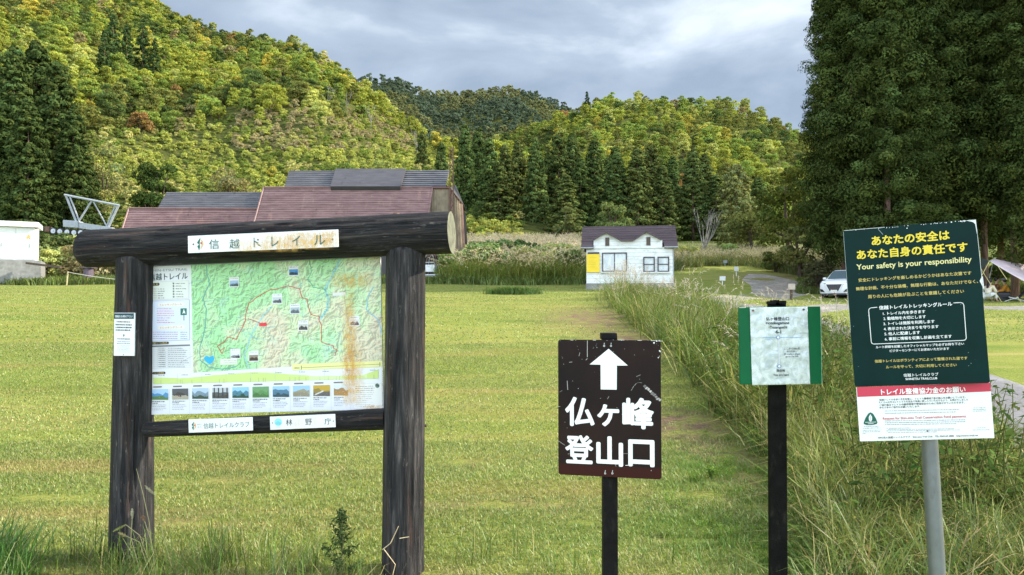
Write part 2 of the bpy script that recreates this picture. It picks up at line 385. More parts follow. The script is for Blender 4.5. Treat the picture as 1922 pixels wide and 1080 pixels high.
def broadleaf_proto(seed, H=8., W_=7., nl=16, nleaf=175, size=.235, shape='round', lr=(.15, .24)):
    rng = np.random.default_rng(seed); lobes = []
    for i in range(nl):
        z = rng.uniform(.25, .92); r = W_/2*math.sqrt(max(.05, 1-((z-.42)/.62)**2))*.72
        if shape == 'tall': r *= .75
        a = i*2.4+rng.uniform(-.4, .4); q = r*math.sqrt(rng.uniform(.15, 1))*rng.uniform(.85, 1.2); s = W_*rng.uniform(*lr)*(1.1-.3*z)
        lobes.append((q*math.cos(a), q*math.sin(a), z*H, s, s, s*rng.uniform(.6, .85)))
    V, Fc, C = crown_lobes(rng, lobes, nleaf, size)
    tv, tf = tube_np([(0,0,-1), (.1,0,.25*H), (-.1,.1,.6*H), (0,0,.85*H)], [.22,.17,.1,.03], 6)
    ntr = [(tv, tf)]
    for k in range(5):
        l = lobes[k*2]; ntr.append(tube_np([(0,0,H*.3), (l[0]*.5, l[1]*.5, l[2]*.7), l[:3]], [.1,.07,.02], 5))
    return (V, Fc, C), ntr
def join_parts(parts):
    Vs, Fs, Cs, off = [], {}, [], 0; mi = {}
    for V, Fc, C, m in parts:
        Vs.append(V); Cs.append(C if C is not None else np.ones((len(V), 3))); k = Fc.shape[1]
        Fs.setdefault(k, []).append((Fc+off, m)); off += len(V)
    faces, idx = [], []
    for k, l in Fs.items():
        for f, m in l: faces.append(f); idx.append(np.full(len(f), m))
    return np.concatenate(Vs), faces, np.concatenate(Cs), np.concatenate(idx)
def tree_mesh(name, crown, trunk, bark='bark', bcol=(1,1,1)):
    V, Fs, C, mi = join_parts([(crown[0], crown[1], crown[2], 0)] + [(v, f, None, 1) for v, f in trunk])
    me = mesh_np(name, V, Fs, C, mi); me.materials.append(M['leaf']); me.materials.append(M[bark]); return me

def cedar_proto(seed, H, Rm, z0, nb, ntuft, nl, size, tuft_r, gaps=0.1, taper=1.0, flat=.8, inner=.42, shell=.45, jit=.32, tv=.14):
    """conical Japanese cedar: boughs round a trunk, each bough a chain of brush-like tufts"""
    rng = np.random.default_rng(seed); P, Q, S, C = [], [], [], []; trunk = []
    for i in range(nb):
        f = ((i+.5)/nb)**.92; z = z0 + (H-z0)*f
        if rng.random() < gaps: continue
        r = Rm*(max(0, 1-f)**(.62*taper))*(.9 if f > .12 else .65+2*f)*rng.uniform(.72, 1.1) + .15
        a = i*2.399 + rng.uniform(-.35, .35); nt_ = max(2, int(ntuft*(.35+r/Rm)))
        sx = np.array([math.cos(a), math.sin(a), 0]); sy = np.array([-math.sin(a), math.cos(a), 0]); bt = rng.normal(0, .16)
        for k in range(nt_):
            q = r*(inner + (1-inner)*(k+rng.uniform(.2, 1))/nt_); c = sx*q + sy*rng.normal(0, .25)*r*.55 + np.array([0, 0, z - .22*q + .10*q*q/Rm + rng.normal(0, .15)])
            tr = tuft_r*rng.uniform(.65, 1.25)*(1-.45*f); d = sphere_pts(nl, rng); d[:, 2] = np.abs(d[:, 2])*np.where(rng.random(nl) < .25, -.7, 1); d = unit(d)
            P.append(c + d*tr*np.array([1, 1, flat])*rng.uniform(shell, 1.05, (nl, 1))); Q.append(d + sx*.35)
            S.append(np.full(nl, size)); t = max(.3, 1 + bt + rng.normal(0, tv))*(1 + rng.normal(0, .16, nl)); h = rng.normal(.0, .06)
            yw = np.where(rng.random(nl) < .05, 1.35, 1.0)
            C.append(np.stack([t*(1+h)*yw, t, t*(1-h)], 1))
    P, Q, S, C = map(np.concatenate, (P, Q, S, C))
    n = len(P); V, Fc = leaves(P, Q, S, rng, jit, .42, True)
    trunk = tube_np([(0,0,-1), (0,0,.5), (.05,.03,H*.4), (0,0,H*.97)], [Rm*.09, Rm*.068, Rm*.035, .02], 10)
    return (V, Fc, np.repeat(np.clip(C, .3, 2), 4, 0)), trunk

def blades(P, h, w, lean, rng, col, bend=.5, azim=None, rise=1.):
    """grass blades: 2 quads + tip; P (n,3) roots, h, w (n), lean (n)"""
    n = len(P); a = rng.uniform(0, 2*np.pi, n) if azim is None else azim
    d = np.stack([np.cos(a), np.sin(a), np.zeros(n)], 1); sd = np.stack([-np.sin(a+rng.normal(0, .8, n)), np.cos(a), np.zeros(n)], 1); sd = unit(sd)
    h = h[:, None]; w = w[:, None]; lean = lean[:, None]; up = np.array([0, 0, 1.])
    p1 = P + up*h*.5 + d*h*lean*.28; p2 = P + up*h*.82*rise + d*h*lean*.70; p3 = P + up*h*(1-.30*bend*lean)*rise + d*h*lean*1.25
    V = np.stack([P-sd*w*.5, P+sd*w*.5, p1-sd*w*.5, p1+sd*w*.5, p2-sd*w*.32, p2+sd*w*.32, p3], 1).reshape(-1, 3)
    b = (np.arange(n)*7)[:, None]
    q = np.concatenate([b+np.array([[0,1,3,2]]), b+np.array([[2,3,5,4]])]); t = b+np.array([[4,5,6]])
    return V, [q, t], np.repeat(col, 7, 0)
def pick(rng, n, table):
    """table: [(weight, colour)] -> jittered colours"""
    w = np.array([t[0] for t in table], float); c = np.array([t[1] for t in table])[rng.choice(len(table), n, p=w/w.sum())]
    return c*rng.uniform(.75, 1.3, (n, 1))*(1+rng.normal(0, .06, (n, 3)))
def in_view(x, y, m=60, z=None):
    u = 961 + F*x/np.maximum(y, .1); return (u > -m) & (u < 1922+m)

# ------------------------------------------------------------------ hillside trees
TONES = {  # name: (colour, weight left, weight right)
 'yellow-green': ((.345,.37,.062), 5.5, 5.5), 'fresh green': ((.235,.30,.06), 4, 4.2), 'olive green': ((.225,.235,.058), 3.2, 3.5), 'deep green': ((.105,.145,.042), 1.9, 1.4),
 'golden yellow': ((.48,.41,.07), .8, .8), 'rusty orange': ((.33,.20,.07), .2, .14), 'tan brown': ((.30,.25,.11), .5, .4), 'pale lime': ((.43,.44,.115), 2.0, 2.0)}
PROT = [broadleaf_proto(s, H=h, W_=w, shape=sh, nl=nl, nleaf=95, size=.25, lr=(.09, .20)) for s, h, w, sh, nl in ((1,8,7.5,'round',36),(2,10,7,'tall',34),(3,7,8.5,'round',38),(4,10.5,8.5,'round',42),(5,5.5,6,'round',26),(6,9.5,6,'tall',32),(7,6.5,9,'round',36),(8,12,7,'tall',40))]
PM = [tree_mesh('broadleaf_tree', c, t) for c, t in PROT]
lite = [broadleaf_proto(20+i, H=8+i, W_=7.5-.5*i, nl=12, nleaf=34, size=.62)[0] for i in range(3)]   # far ridge
mid = [broadleaf_proto(30+i, H=7+1.2*i, W_=8-.5*i, nl=26, nleaf=52, size=.34, lr=(.09, .20))[0] for i in range(4)]
shr = [broadleaf_proto(40+i, H=2.3+.6*i, W_=2.6+.3*i, nl=18, nleaf=30, size=.20, lr=(.12, .26))[0] for i in range(3)]
spk = [cedar_proto(50+i, 13, 2.6, 1.0, 46, 3, 12, .34, .6)[0] for i in range(2)]
def scatter(hill, u0, u1, step, rng, t0=.02, t1=1.04, keep=None):
    y = []; Ymax = hill.Y.max(); out = []
    ys = np.arange(hill.b, Ymax*1.04, step)
    for yy in ys:
        xs = np.arange((u0-961)/F*yy, (u1-961)/F*yy, step); out.append(np.stack([xs, np.full(len(xs), yy)], 1))
    p = np.concatenate(out) + rng.uniform(-.5, .5, (sum(map(len, out)), 2))*step*.95
    u = 961 + F*p[:, 0]/p[:, 1]; Yr, _ = hill.crest(u); t = (p[:, 1]-hill.b)/(Yr-hill.b)
    k = (t > t0) & (t < t1); return p[k], u[k], t[k]
def clump_noise(p, s, seed): return vnoise(p[:, 0], p[:, 1], s, seed, 2)
VB = ([-400,100,170,300,430,480,600,700,780,850,1100], [330,300,262,248,232,215,222,215,262,310,420])   # lower edge of the wood on the left hill
names = list(TONES); individuals = []; rest = []
def choose_tone(hill, p, rng):
    w = np.array([TONES[k][1 if hill is HL else 2] for k in names]); n = len(p); patch = clump_noise(p, .03, 5)
    out = []
    for i in range(n):
        ww = w.copy(); q = (patch[i]-.5)*5; ww[0] *= math.exp(q); ww[7] *= math.exp(q); ww[3] *= math.exp(-q*1.3); ww[2] *= math.exp(-q)
        out.append(rng.choice(len(names), p=ww/ww.sum()))
    return np.array(out)
shrubs = []
for hill, step, u0, u1 in ((HL, 4.4, -420, 1010), (HR, 4.5, 860, 2200)):
    p, u, t = scatter(hill, u0, u1, step, RNG); z = hill.h(u, p[:, 1]); tone = choose_tone(hill, p, RNG)
    v = np.array([proj((p[i, 0], p[i, 1], z[i]))[1] for i in range(len(p))])
    for i in range(len(p)):
        s = RNG.uniform(.55, 1.2)*(.64 if hill is HR else .72); rec = [hill, p[i, 0], p[i, 1], z[i]-.3, s, RNG.uniform(0, 6.28), int(tone[i]), u[i], v[i], t[i]]
        if hill is HL and v[i] > np.interp(u[i], *VB) + RNG.normal(0, 12):
            if RNG.random() < .10: rec[4] *= .5; shrubs.append(rec) if RNG.random() < .5 else rest.append(rec)
            continue
        hidden = (u[i] > 1525 or (u[i] < 160 and v[i] > 150) or v[i] < -130 or (v[i] > 400 and 860 < u[i] < 1440))
        (rest if hidden else individuals).append(rec)
individuals.sort(key=lambda r: r[2]/r[4]); rest += individuals[292:]; individuals = individuals[:292]
gtag = 'trees of the wooded hillsides'
for hill, x, y, z, s, rz, tone, u, v, t in individuals:
    o = bpy.data.objects.new('hillside_tree', PM[int(RNG.integers(len(PM)))]); COL.objects.link(o); o.location = (x, y, z); o.rotation_euler = (0, 0, rz); o.scale = (s, s, s*RNG.uniform(.85, 1.1))
    o.color = (*np.clip(np.array(TONES[names[tone]][0])*RNG.uniform(.8, 1.2), 0, 1), 1)
    side = 'left hill' if hill is HL else 'right hill'
    band = ('low on the' if t < .42 else 'halfway up the' if t < .72 else 'near the crest of the')
    if hill is HL: zone = 'left of the lodge' if u < 240 else 'above the lower lodge roof' if u < 490 else 'above the upper lodge roof' if u < 845 else 'beside the cedar row'
    else: zone = 'left of the white hut' if u < 1090 else 'above the white hut' if u < 1270 else 'between white hut and tall cedars'
    lab = f'{names[tone]} tree {band} {side}, {zone}'
    tag(o, lab, 'tree', lab.replace(' tree ', ' trees ', 1))
def merged(name, items, protos, mat_, colf, kind='stuff', label=None, cat=None):
    """items: (proto index, x, y, z, scale, rz, colour) merged into one mesh"""
    Vs, Cs, Fd, off = [], [], {}, 0
    for pi, (V, Fc, C) in enumerate(protos):
        it = [i for i in items if i[0] == pi]
        if not it: continue
        A = np.array([i[1:6] for i in it]); c = np.array([i[6] for i in it]); ca, sa = np.cos(A[:, 4]), np.sin(A[:, 4])
        n, k = len(it), len(V)
        X = (V[None, :, 0]*ca[:, None] - V[None, :, 1]*sa[:, None])*A[:, 3:4] + A[:, 0:1]; Y = (V[None, :, 0]*sa[:, None] + V[None, :, 1]*ca[:, None])*A[:, 3:4] + A[:, 1:2]; Z = V[None, :, 2]*A[:, 3:4] + A[:, 2:3]
        Vs.append(np.stack([X, Y, Z], -1).reshape(-1, 3)); Cs.append((C[None]*c[:, None]).reshape(-1, 3))
        for Fq in (Fc if isinstance(Fc, list) else [Fc]):
            Fd.setdefault(Fq.shape[1], []).append((Fq[None] + (np.arange(n)*k)[:, None, None] + off).reshape(-1, Fq.shape[1]))
        off += n*k
    o = link(name, mesh_np(name, np.concatenate(Vs), [np.concatenate(f) for f in Fd.values()], np.concatenate(Cs)), mat_)
    return tag(o, label, cat, kind=kind)
merged('hillside_forest', [(int(RNG.integers(4)) if -160 < r[7] < 2080 else 4+int(RNG.integers(3)), r[1], r[2], r[3], r[4], r[5], np.array(TONES[names[r[6]]][0])*RNG.uniform(.8, 1.2)) for r in rest], mid+lite, M['leaf'], None, label='dense broadleaf wood covering the hillsides beyond the nearer trees', cat='forest')
# bushy open slope on the lower left hill and undergrowth between the trees
p, u, t = scatter(HL, -150, 980, 1.7, RNG, .0, 1.03); z = HL.h(u, p[:, 1]); cn = clump_noise(p, .05, 11); cn2 = clump_noise(p, .12, 13)
SH = np.array([(.40,.42,.095),(.31,.35,.07),(.48,.46,.16),(.19,.245,.05),(.40,.34,.165)]); its = []
for i in range(len(p)):
    v = 577 - F*(z[i]-CAM_Z)/p[i, 1]; low = v > np.interp(u[i], *VB) - 10
    if not low and RNG.random() < .8: continue
    q = cn2[i] + RNG.normal(0, .12); k = 0 if q > .5 else 1 if q > .42 else 3 if q > .3 else 2
    if 430 < u[i] < 780 and 195 < v < 285 and cn[i] > .45 and RNG.random() < .6: k = 4
    its.append((int(RNG.integers(3)), p[i, 0], p[i, 1], z[i]-.3, RNG.uniform(.25, .72), RNG.uniform(0, 6.28), SH[k]*RNG.uniform(.8, 1.2)))
merged('hillside_shrubs', its, shr, M['leaf'], None, label='pale green bushes and tall herbs on the open lower hillside', cat='shrubs')
# far ridge: cloud shadow and slight haze are put into the leaf colours
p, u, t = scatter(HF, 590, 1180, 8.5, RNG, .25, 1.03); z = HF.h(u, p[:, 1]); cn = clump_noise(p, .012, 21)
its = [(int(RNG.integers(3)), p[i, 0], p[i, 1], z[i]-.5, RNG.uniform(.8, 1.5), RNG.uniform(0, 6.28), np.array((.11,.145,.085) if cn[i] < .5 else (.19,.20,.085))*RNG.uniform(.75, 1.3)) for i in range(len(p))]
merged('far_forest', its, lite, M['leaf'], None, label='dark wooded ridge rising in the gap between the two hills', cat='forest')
def veg_tree(name, me_c, me_t, loc, s, rz, label, cat, group=None, col=(1,1,1), sz=1.0):
    r = empty(name, loc, label, cat, group, rz); r.scale = (s, s, s*sz)
    c = bpy.data.objects.new('crown', me_c); COL.objects.link(c); c.parent = r; c.color = (*col, 1)
    t = bpy.data.objects.new('trunk', me_t); COL.objects.link(t); t.parent = r
    return r
def two_meshes(crown, trunk, bark, leafm='leaf', smooth=False):
    c = mesh_np('crown', crown[0], [crown[1]] if not isinstance(crown[1], list) else crown[1], crown[2]); c.materials.append(M[leafm])
    tr = trunk if isinstance(trunk, list) else [trunk]
    V, Fs, C, mi = join_parts([(v, f, None, 0) for v, f in tr]); t = mesh_np('trunk', V, Fs); t.materials.append(M[bark])
    t.polygons.foreach_set('use_smooth', np.ones(len(t.polygons), bool)); return c, t
# conifers standing in the wood
mc = [two_meshes(*cedar_proto(60+i, 16, 2.9, 1.2, 75, 4, 20, .30, .62), 'cedar_bark', 'needle') for i in range(3)]
for k, (u, v, h, w) in enumerate([(206,150,12,'tallest dark conifer standing in the wood on the left hillside'),(232,152,11,'slim dark conifer just right of the tallest hillside conifer'),(262,150,12,'broad green conifer at the right end of the hillside conifer clump'),(190,165,10,'low dark conifer at the left end of the hillside conifer clump'),(284,158,9,'small conifer beside golden trees on the left hillside')]):
    Y, z = hill_y(HL, u, v); x = (u-961)/F*Y; c, t = mc[k % 3]
    veg_tree('conifer_tree', c, t, (x, Y, z-.5), h*1.55/16, k*1.3, w, 'conifer', None, (.060,.095,.030))
u, Y = 1103, 285.; veg_tree('conifer_tree', *mc[1], ((u-961)/F*Y, Y, float(HR.h(np.array([u]), np.array([Y]))[0])-1), .68, 2, 'single dark pointed conifer on the crest of the right hill', 'conifer', None, (.05,.075,.03))

# ------------------------------------------------------------------ cedar row behind the hut, cedars on both sides
CED = (.084,.115,.033)
mrow = [two_meshes(*cedar_proto(70+i, 16, 3.0+.25*(i % 2), .7, 150, 5, 26, .21, .58, gaps=.06), 'cedar_bark', 'needle') for i in range(4)]
row = [(792,252,150,'slim cedar behind the right end of the upper lodge roof'),(828,270,146,'short cedar right behind the rusty mast'),(872,238,124,'tall cedar just right of the lodge mast, first of the row'),
 (897,247,134,'pointed cedar second from the lodge end of the row'),(918,262,121,'cedar third from the lodge end, in front of its neighbours'),(947,274,126,'cedar fourth from the lodge end of the row'),
 (972,266,132,'narrow cedar fifth from the lodge end of the row'),(1005,267,123,'broad cedar midway between lodge and white hut'),(1028,290,136,'low cedar half hidden behind the broad middle cedar'),(1049,254,128,'tall cedar above the small thin pine'),
 (1074,254,134,'twin tall cedar just left of the hut'),(1090,300,120,'short cedar at the left corner of the hut roof'),(1116,262,129,'tall cedar behind the left half of the hut roof'),(1136,300,141,'hidden low cedar behind the layered green tree'),(1157,283,122,'cedar rising straight behind the layered green tree'),
 (1198,279,121,'dense cedar over the middle of the hut roof'),(1224,274,131,'pointed cedar over the right half of the hut roof'),(1244,312,124,'short cedar over the right end of the hut roof'),(1264,296,136,'cedar just right of the hut roof'),
 (1302,284,128,'tall cedar right of the hut above the bare white tree'),(1324,291,138,'cedar behind the bare white tree'),(1345,330,126,'low cedar between bare white tree and rounded conifer'),(1425,335,140,'last low cedar at the far right end of the row'),
 (935,310,116,'low cedar at the foot of the row near the lodge'),(1062,330,116,'low cedar behind the small thin pine')]
for k, (u, v, Y, lab) in enumerate(row):
    x = (u-961)/F*Y; g = float(G(x, Y))-.3; top = at(u, v, Y)[2]; s = (top-g)/16; wd = random.uniform(1.05, 1.4)
    r = veg_tree('cedar_tree', *mrow[k % 4], (x, Y, g), wd, k*1.1, lab, 'cedar', 'cedars in the row behind the hut', tuple(np.array(CED)*random.uniform(.85, 1.3)*np.array([random.uniform(.9, 1.15), 1, 1])), s/wd)
mround = two_meshes(*cedar_proto(77, 13, 4.2, .8, 120, 6, 24, .22, .6, taper=.55), 'cedar_bark', 'needle')
u, v, Y = 1383, 306, 118.; x = (u-961)/F*Y; veg_tree('cedar_tree', *mround, (x, Y, float(G(x, Y))-.3), (at(u, v, Y)[2]-float(G(x, Y)))/13, 1, 'broad rounded conifer with yellowish tips right of the white hut', 'cedar', 'cedars in the row behind the hut', (.21,.22,.075))
# left stand
mleft = [two_meshes(*cedar_proto(80+i, 20, 3.7, .8, 190, 6, 34, .20, .60, gaps=.04, taper=.85), 'cedar_bark', 'needle') for i in range(3)]
for k, (u, v, Y, lab) in enumerate([(-120,20,92,'leftmost cedar cut by the edge of the photo'),(-40,60,88,'cedar at the left edge behind the white shed'),(20,92,84,'tall pointed cedar above the white shed'),(62,84,92,'tallest pointed cedar right of the shed'),(102,120,86,'cedar left of the lift truss top'),(132,205,82,'shorter cedar right behind the lift truss'),(48,190,78,'low cedar directly behind the white shed roof'),(158,305,84,'lowest cedar at the right end of the left stand')]):
    x = (u-961)/F*Y; g = float(G(x, Y))-.3; s = (at(u, v, Y)[2]-g)/20; w = max(.78, s*1.08)
    veg_tree('cedar_tree', *mleft[k % 3], (x, Y, g), w, k*.9, lab, 'cedar', 'cedars of the left stand', tuple(np.array((.064,.092,.026))*random.uniform(.85, 1.2)), s/w)
# big stand at the right
mbig = [two_meshes(*cedar_proto(90+i, 25, 3.3, 2.5, 215, 6, 130, .085, .64, gaps=.10, taper=.75, flat=1.0, inner=.18, shell=.66, jit=.22, tv=.28), 'cedar_bark', 'needle') for i in range(3)]
mbig.append(two_meshes(*cedar_proto(97, 25, 3.3, 5.2, 205, 6, 130, .085, .64, gaps=.10, taper=.75, flat=1.0, inner=.18, shell=.66, jit=.22, tv=.28), 'cedar_bark', 'needle'))
BIG = [(1585,50,1.0,'cedar at the left edge of the tall right stand, standing out against the sky'),(1605,45,1.05,'second cedar from the left edge of the tall right stand, above the car'),(1668,43,1.02,'big cedar straight above the tilted green sign'),(1745,45,1.1,'big cedar above the right half of the tilted sign'),
 (1849,46,1.0,'cedar with a bare reddish trunk right of the tilted sign'),(1906,43,1.0,'cedar with a pale trunk behind the tarp'),(1985,40,1.0,'cedar at the right edge of the photo'),(1690,55,1.15,'tall cedar deep in the right stand behind the tilted sign'),(1800,56,1.15,'tall cedar deep in the right stand left of the reddish trunk'),
 (1880,58,1.1,'cedar deep in the right stand behind the camp'),(1622,58,1.1,'cedar deep in the stand behind the white car'),(1960,56,1.1,'cedar deep in the stand at the photo edge'),(2050,46,1.0,'cedar beyond the right photo edge')]
for k, (u, Y, s, lab) in enumerate(BIG):
    x = (u-961)/F*Y; veg_tree('cedar_tree', *mbig[3 if k in (4, 5) else k % 3], (x, Y, float(G(x, Y))-.2), s, k*1.7, lab, 'cedar', 'tall cedars of the right stand', tuple(np.array((.066,.090,.024))*random.uniform(.8, 1.2)))
# smaller broadleaf trees in the middle distance
def bl_tree(name, seed, u, vtop, Y, w, label, cat, col, nl=22, nleaf=170, size=.16, bark='bark', shape='round', base=None):
    x = (u-961)/F*Y; g = float(G(x, Y)) if base is None else base; H = at(u, vtop, Y)[2]-g
    c, tr = broadleaf_proto(seed, H, w, nl, nleaf, size, shape); mc_, mt = two_meshes(c, tr, bark)
    return veg_tree(name, mc_, mt, (x, Y, g), 1, 0, label, cat, None, col)
bl_tree('broadleaf_tree', 101, 292, 298, 78, 5.6, 'dark green round tree with a yellow branch left of the lodge roof', 'tree', (.055,.085,.022), 26, 210, .17)
bl_tree('broadleaf_tree', 102, 436, 312, 84, 6.0, 'tan brown bushy tree behind the lower lodge roof', 'tree', (.25,.22,.085), 24, 150, .16)
bl_tree('broadleaf_tree', 103, 1062, 384, 100, 4.2, 'small thin pine with a bare pale stem in front of the cedar row', 'tree', (.125,.14,.045), 10, 90, .2)
bl_tree('broadleaf_tree', 104, 1150, 380, 92, 5.0, 'small green tree with layered branches behind the hut', 'tree', (.15,.19,.06), 14, 120, .2)
bl_tree('broadleaf_tree', 105, 1478, 305, 62, 5.4, 'dark spreading broadleaf tree in front of the tall right cedars', 'tree', (.085,.105,.022), 24, 150, .15)
bl_tree('broadleaf_tree', 106, 1410, 405, 78, 6.5, 'low olive bushy tree left of the tall right cedars', 'tree', (.125,.14,.04), 20, 150, .17)
bl_tree('broadleaf_tree', 107, 1500, 425, 56, 3.6, 'pale bushy shrub at the foot of the dark spreading tree', 'shrub', (.17,.18,.055), 14, 130, .13)
bl_tree('broadleaf_tree', 108, 395, 330, 88, 4.0, 'light green bush between the dark round tree and tan tree', 'shrub', (.22,.24,.06), 14, 130, .16)
bl_tree('broadleaf_tree', 109, 190, 258, 96, 6.0, 'pale feathery willow right of the left cedars', 'tree', (.27,.28,.10), 24, 130, .18)
bl_tree('broadleaf_tree', 110, 640, 300, 105, 7, 'low leafy tree behind the left part of the upper lodge roof', 'tree', (.15,.19,.04), 20, 130, .2)
bl_tree('broadleaf_tree', 111, 720, 288, 112, 7, 'yellowish leafy tree behind the middle of the upper lodge roof', 'tree', (.26,.27,.07), 20, 130, .2)
def bare_tree(u, vbase, vtop, Y, spread, label, bark='pale_bark', n=9, seed=3, fine=True, base=None):
    rng = random.Random(seed); x = (u-961)/F*Y; g = float(G(x, Y)) if base is None else base; H = at(u, vtop, Y)[2]-g
    mb = MB(); mb.tube([(0,0,-.2),(.05,0,H*.2),(0,.05,H*.32)], [.09,.075,.06], 7)
    for k in range(n):
        a = rng.uniform(0, 6.28); q = spread*rng.uniform(.35, 1); z0 = H*rng.uniform(.12, .35); e = np.array([math.cos(a)*q, math.sin(a)*q, H*rng.uniform(.75, 1.0)]); s = np.array([0, 0, z0])
        m1 = s+(e-s)*.45+np.array([math.cos(a)*.25, math.sin(a)*.25, .1]); mb.tube([s, m1, e], [.045,.028,.010], 5)
        for j in range(4):
            t = rng.uniform(.35, .9); b = m1+(e-m1)*t; mb.tube([b, b+np.array([rng.uniform(-.6, .6)*spread*.4, rng.uniform(-.6, .6)*spread*.4, H*rng.uniform(.08, .22)])], [.022,.006], 4)
    o = mb.build('bare_tree', M[bark]); o.location = (x, Y, g); return tag(o, label, 'bare tree')
bare_tree(1322, 460, 395, 74, 2.2, 'bare white tree with spreading branches right of the hut', seed=5, n=12)
for u, v, vt, Y, lab in ((650,205,170,262,'bare pale tree near the crest of the left hill'),(695,240,195,245,'bare whitish tree on the right shoulder of the left hill'),(782,292,240,190,'tall bare white tree above the right end of the upper lodge roof'),(612,205,160,268,'bare twiggy tree among green crowns near the left hill crest')):
    Y, z = hill_y(HL, u, v); bare_tree(u, v, vt, Y, 3.0, lab, n=8, seed=u, base=z)
# bushes and silver grass beyond the lawn
bush_p = [broadleaf_proto(120+i, H=2.3+.3*(i % 2), W_=3.0, nl=30, nleaf=100, size=.095, lr=(.09, .22)) for i in range(4)]
bush_m = [tree_mesh('bush', c, t) for c, t in bush_p]
DK, OL, LT, BR = (.22,.30,.10), (.34,.37,.12), (.44,.47,.15), (.40,.33,.15)
BU = [(855,45.5,1.15,DK,'dark leafy bush beside the stacked lift chairs'),(905,46,1.2,DK,'dark green bush with pale leaves left of the dead stalk'),(948,46,1.1,(.16,.22,.08),'green bush behind the dead upright stalk'),(990,46.5,1.15,OL,'olive bush behind the orange stake'),(1030,46,1.1,OL,'olive green bush right of the orange stake'),(1072,45,1.0,(.17,.21,.07),'green bush next to the left wall of the hut'),
 (880,50,1.2,(.15,.21,.07),'tall bush in the second line behind the lift chairs'),(935,51,1.3,DK,'tallest dark bush in the overgrown patch left of the hut'),(985,52,1.4,(.12,.185,.06),'dark bush with climbing vines below the silver grass'),(1045,51,1.15,LT,'light green bush touching the silver grass left of the hut'),(1095,50,1.3,LT,'pale bush looking out behind the left corner of the hut'),
 (905,56,1.2,OL,'olive bush in the back line near the lodge'),(1012,57,1.2,LT,'light bush in the back line midway to the hut'),
 (88,46,1.0,LT,'light green bush right of the white shed'),(120,49,1.25,OL,'olive bush under the lift truss wheels'),(152,47,1.15,BR,'brownish bush left of the log end'),(182,46,1.0,BR,'brown bush below the left end of the roof log'),(205,50,1.2,(.13,.15,.045),'green bush between lift truss and notice board'),(60,52,1.35,OL,'olive bush behind the white shed'),(110,54,1.5,(.10,.13,.04),'green bush behind the lift truss wheels'),(160,55,1.55,LT,'pale bush beneath the lift truss beam'),(250,52,1.2,LT,'light bush hidden mostly behind the left post'),
 (1290,70,1.0,OL,'olive bush behind the right end of the hut'),(1370,72,.9,DK,'dark bush under the bare white tree'),(1455,60,1.0,(.11,.13,.035),'green bush at the end of the silver grass'),(1535,47,.95,(.11,.11,.05),'dry bush at the foot of the tall right cedars'),(1900,60,1.2,(.06,.09,.02),'dark bush between the trunks behind the camp'),(1875,52,.7,(.09,.13,.035),'small green bush behind the campers')]
for k, (u, Y, s, c, lab) in enumerate(BU):
    x = (u-961)/F*Y; o = bpy.data.objects.new('bush', bush_m[k % 4]); COL.objects.link(o); o.location = (x, Y, float(G(x, Y))-.15); o.scale = (s*.9, s*.9, s*.8); o.rotation_euler = (0, 0, k*1.3); o.color = (*c, 1); tag(o, lab, 'bush')
def tuft(seed, n, h, w, spread, lean, cols, plume=0., pcol=(.5,.42,.32), pw=3.0):
    """one tussock: blades and, for some, a feathery plume on a stalk"""
    rng = np.random.default_rng(seed); P = np.concatenate([rng.normal(0, spread, (n, 2)), np.zeros((n, 1))], 1); hh = h*rng.uniform(.5, 1.1, n)
    V, Fs, C = blades(P, hh, w*rng.uniform(.6, 1.3, n), np.abs(rng.normal(lean, lean*.6, n)), rng, pick(rng, n, cols), bend=.8)
    off = len(V); Vs, Cs, Fd = [V], [C], {4: [Fs[0]], 3: [Fs[1]]}
    if plume:
        m = max(1, int(n*plume)); P2 = np.concatenate([rng.normal(0, spread, (m, 2)), np.zeros((m, 1))], 1); az = rng.uniform(0, 6.28, m); ln = np.abs(rng.normal(lean*.6, .15, m)); h2 = h*rng.uniform(1.05, 1.45, m)
        V2, F2, C2 = blades(P2, h2, np.full(m, w*.55), ln, rng, pick(rng, m, [(1, (.24,.22,.08))]), azim=az)
        Vs.append(V2); Cs.append(C2); Fd[4].append(F2[0]+off); Fd[3].append(F2[1]+off); off += len(V2)
        tips = V2.reshape(m, 7, 3)[:, 6]; mids = V2.reshape(m, 7, 3)[:, 4:6].mean(1); K = 12
        base = mids[:, None] + (tips-mids)[:, None]*np.linspace(-.1, 1.0, K)[None, :, None]; base = base.reshape(-1, 3)
        dirs = unit(np.repeat(tips-mids, K, 0)); dv = dirs*.8 + rng.normal(0, .5, base.shape) - np.array([0, 0, .2]); sz = np.full(len(base), h*.085)
        Nn = np.cross(dv, rng.normal(0, 1, dv.shape)); a = unit(dv); b = unit(np.cross(a, Nn))
        V3 = np.stack([base - b*w*pw*.35, base + b*w*pw*.35, base + a*sz[:, None]], 1).reshape(-1, 3)
        Vs.append(V3); Fd[3].append(np.arange(len(V3)).reshape(-1, 3)+off); Cs.append(np.repeat(pick(rng, len(base), [(1, pcol)]), 3, 0))
    return np.concatenate(Vs), [np.concatenate(Fd[4]), np.concatenate(Fd[3])], np.concatenate(Cs)
GREENS = [(3, (.12,.17,.036)), (2.4, (.18,.225,.055)), (1.2, (.36,.32,.12)), (.6, (.50,.41,.20))]
sg = [tuft(200+i, 52, 1.35, .035, .30, .45, [(3, (.20,.23,.065)), (2, (.28,.28,.09)), (.8, (.38,.32,.15)), (2.5, (.13,.175,.045))], .13, (.50,.43,.29), 1.7) for i in range(4)]
its = []
rng = np.random.default_rng(31)
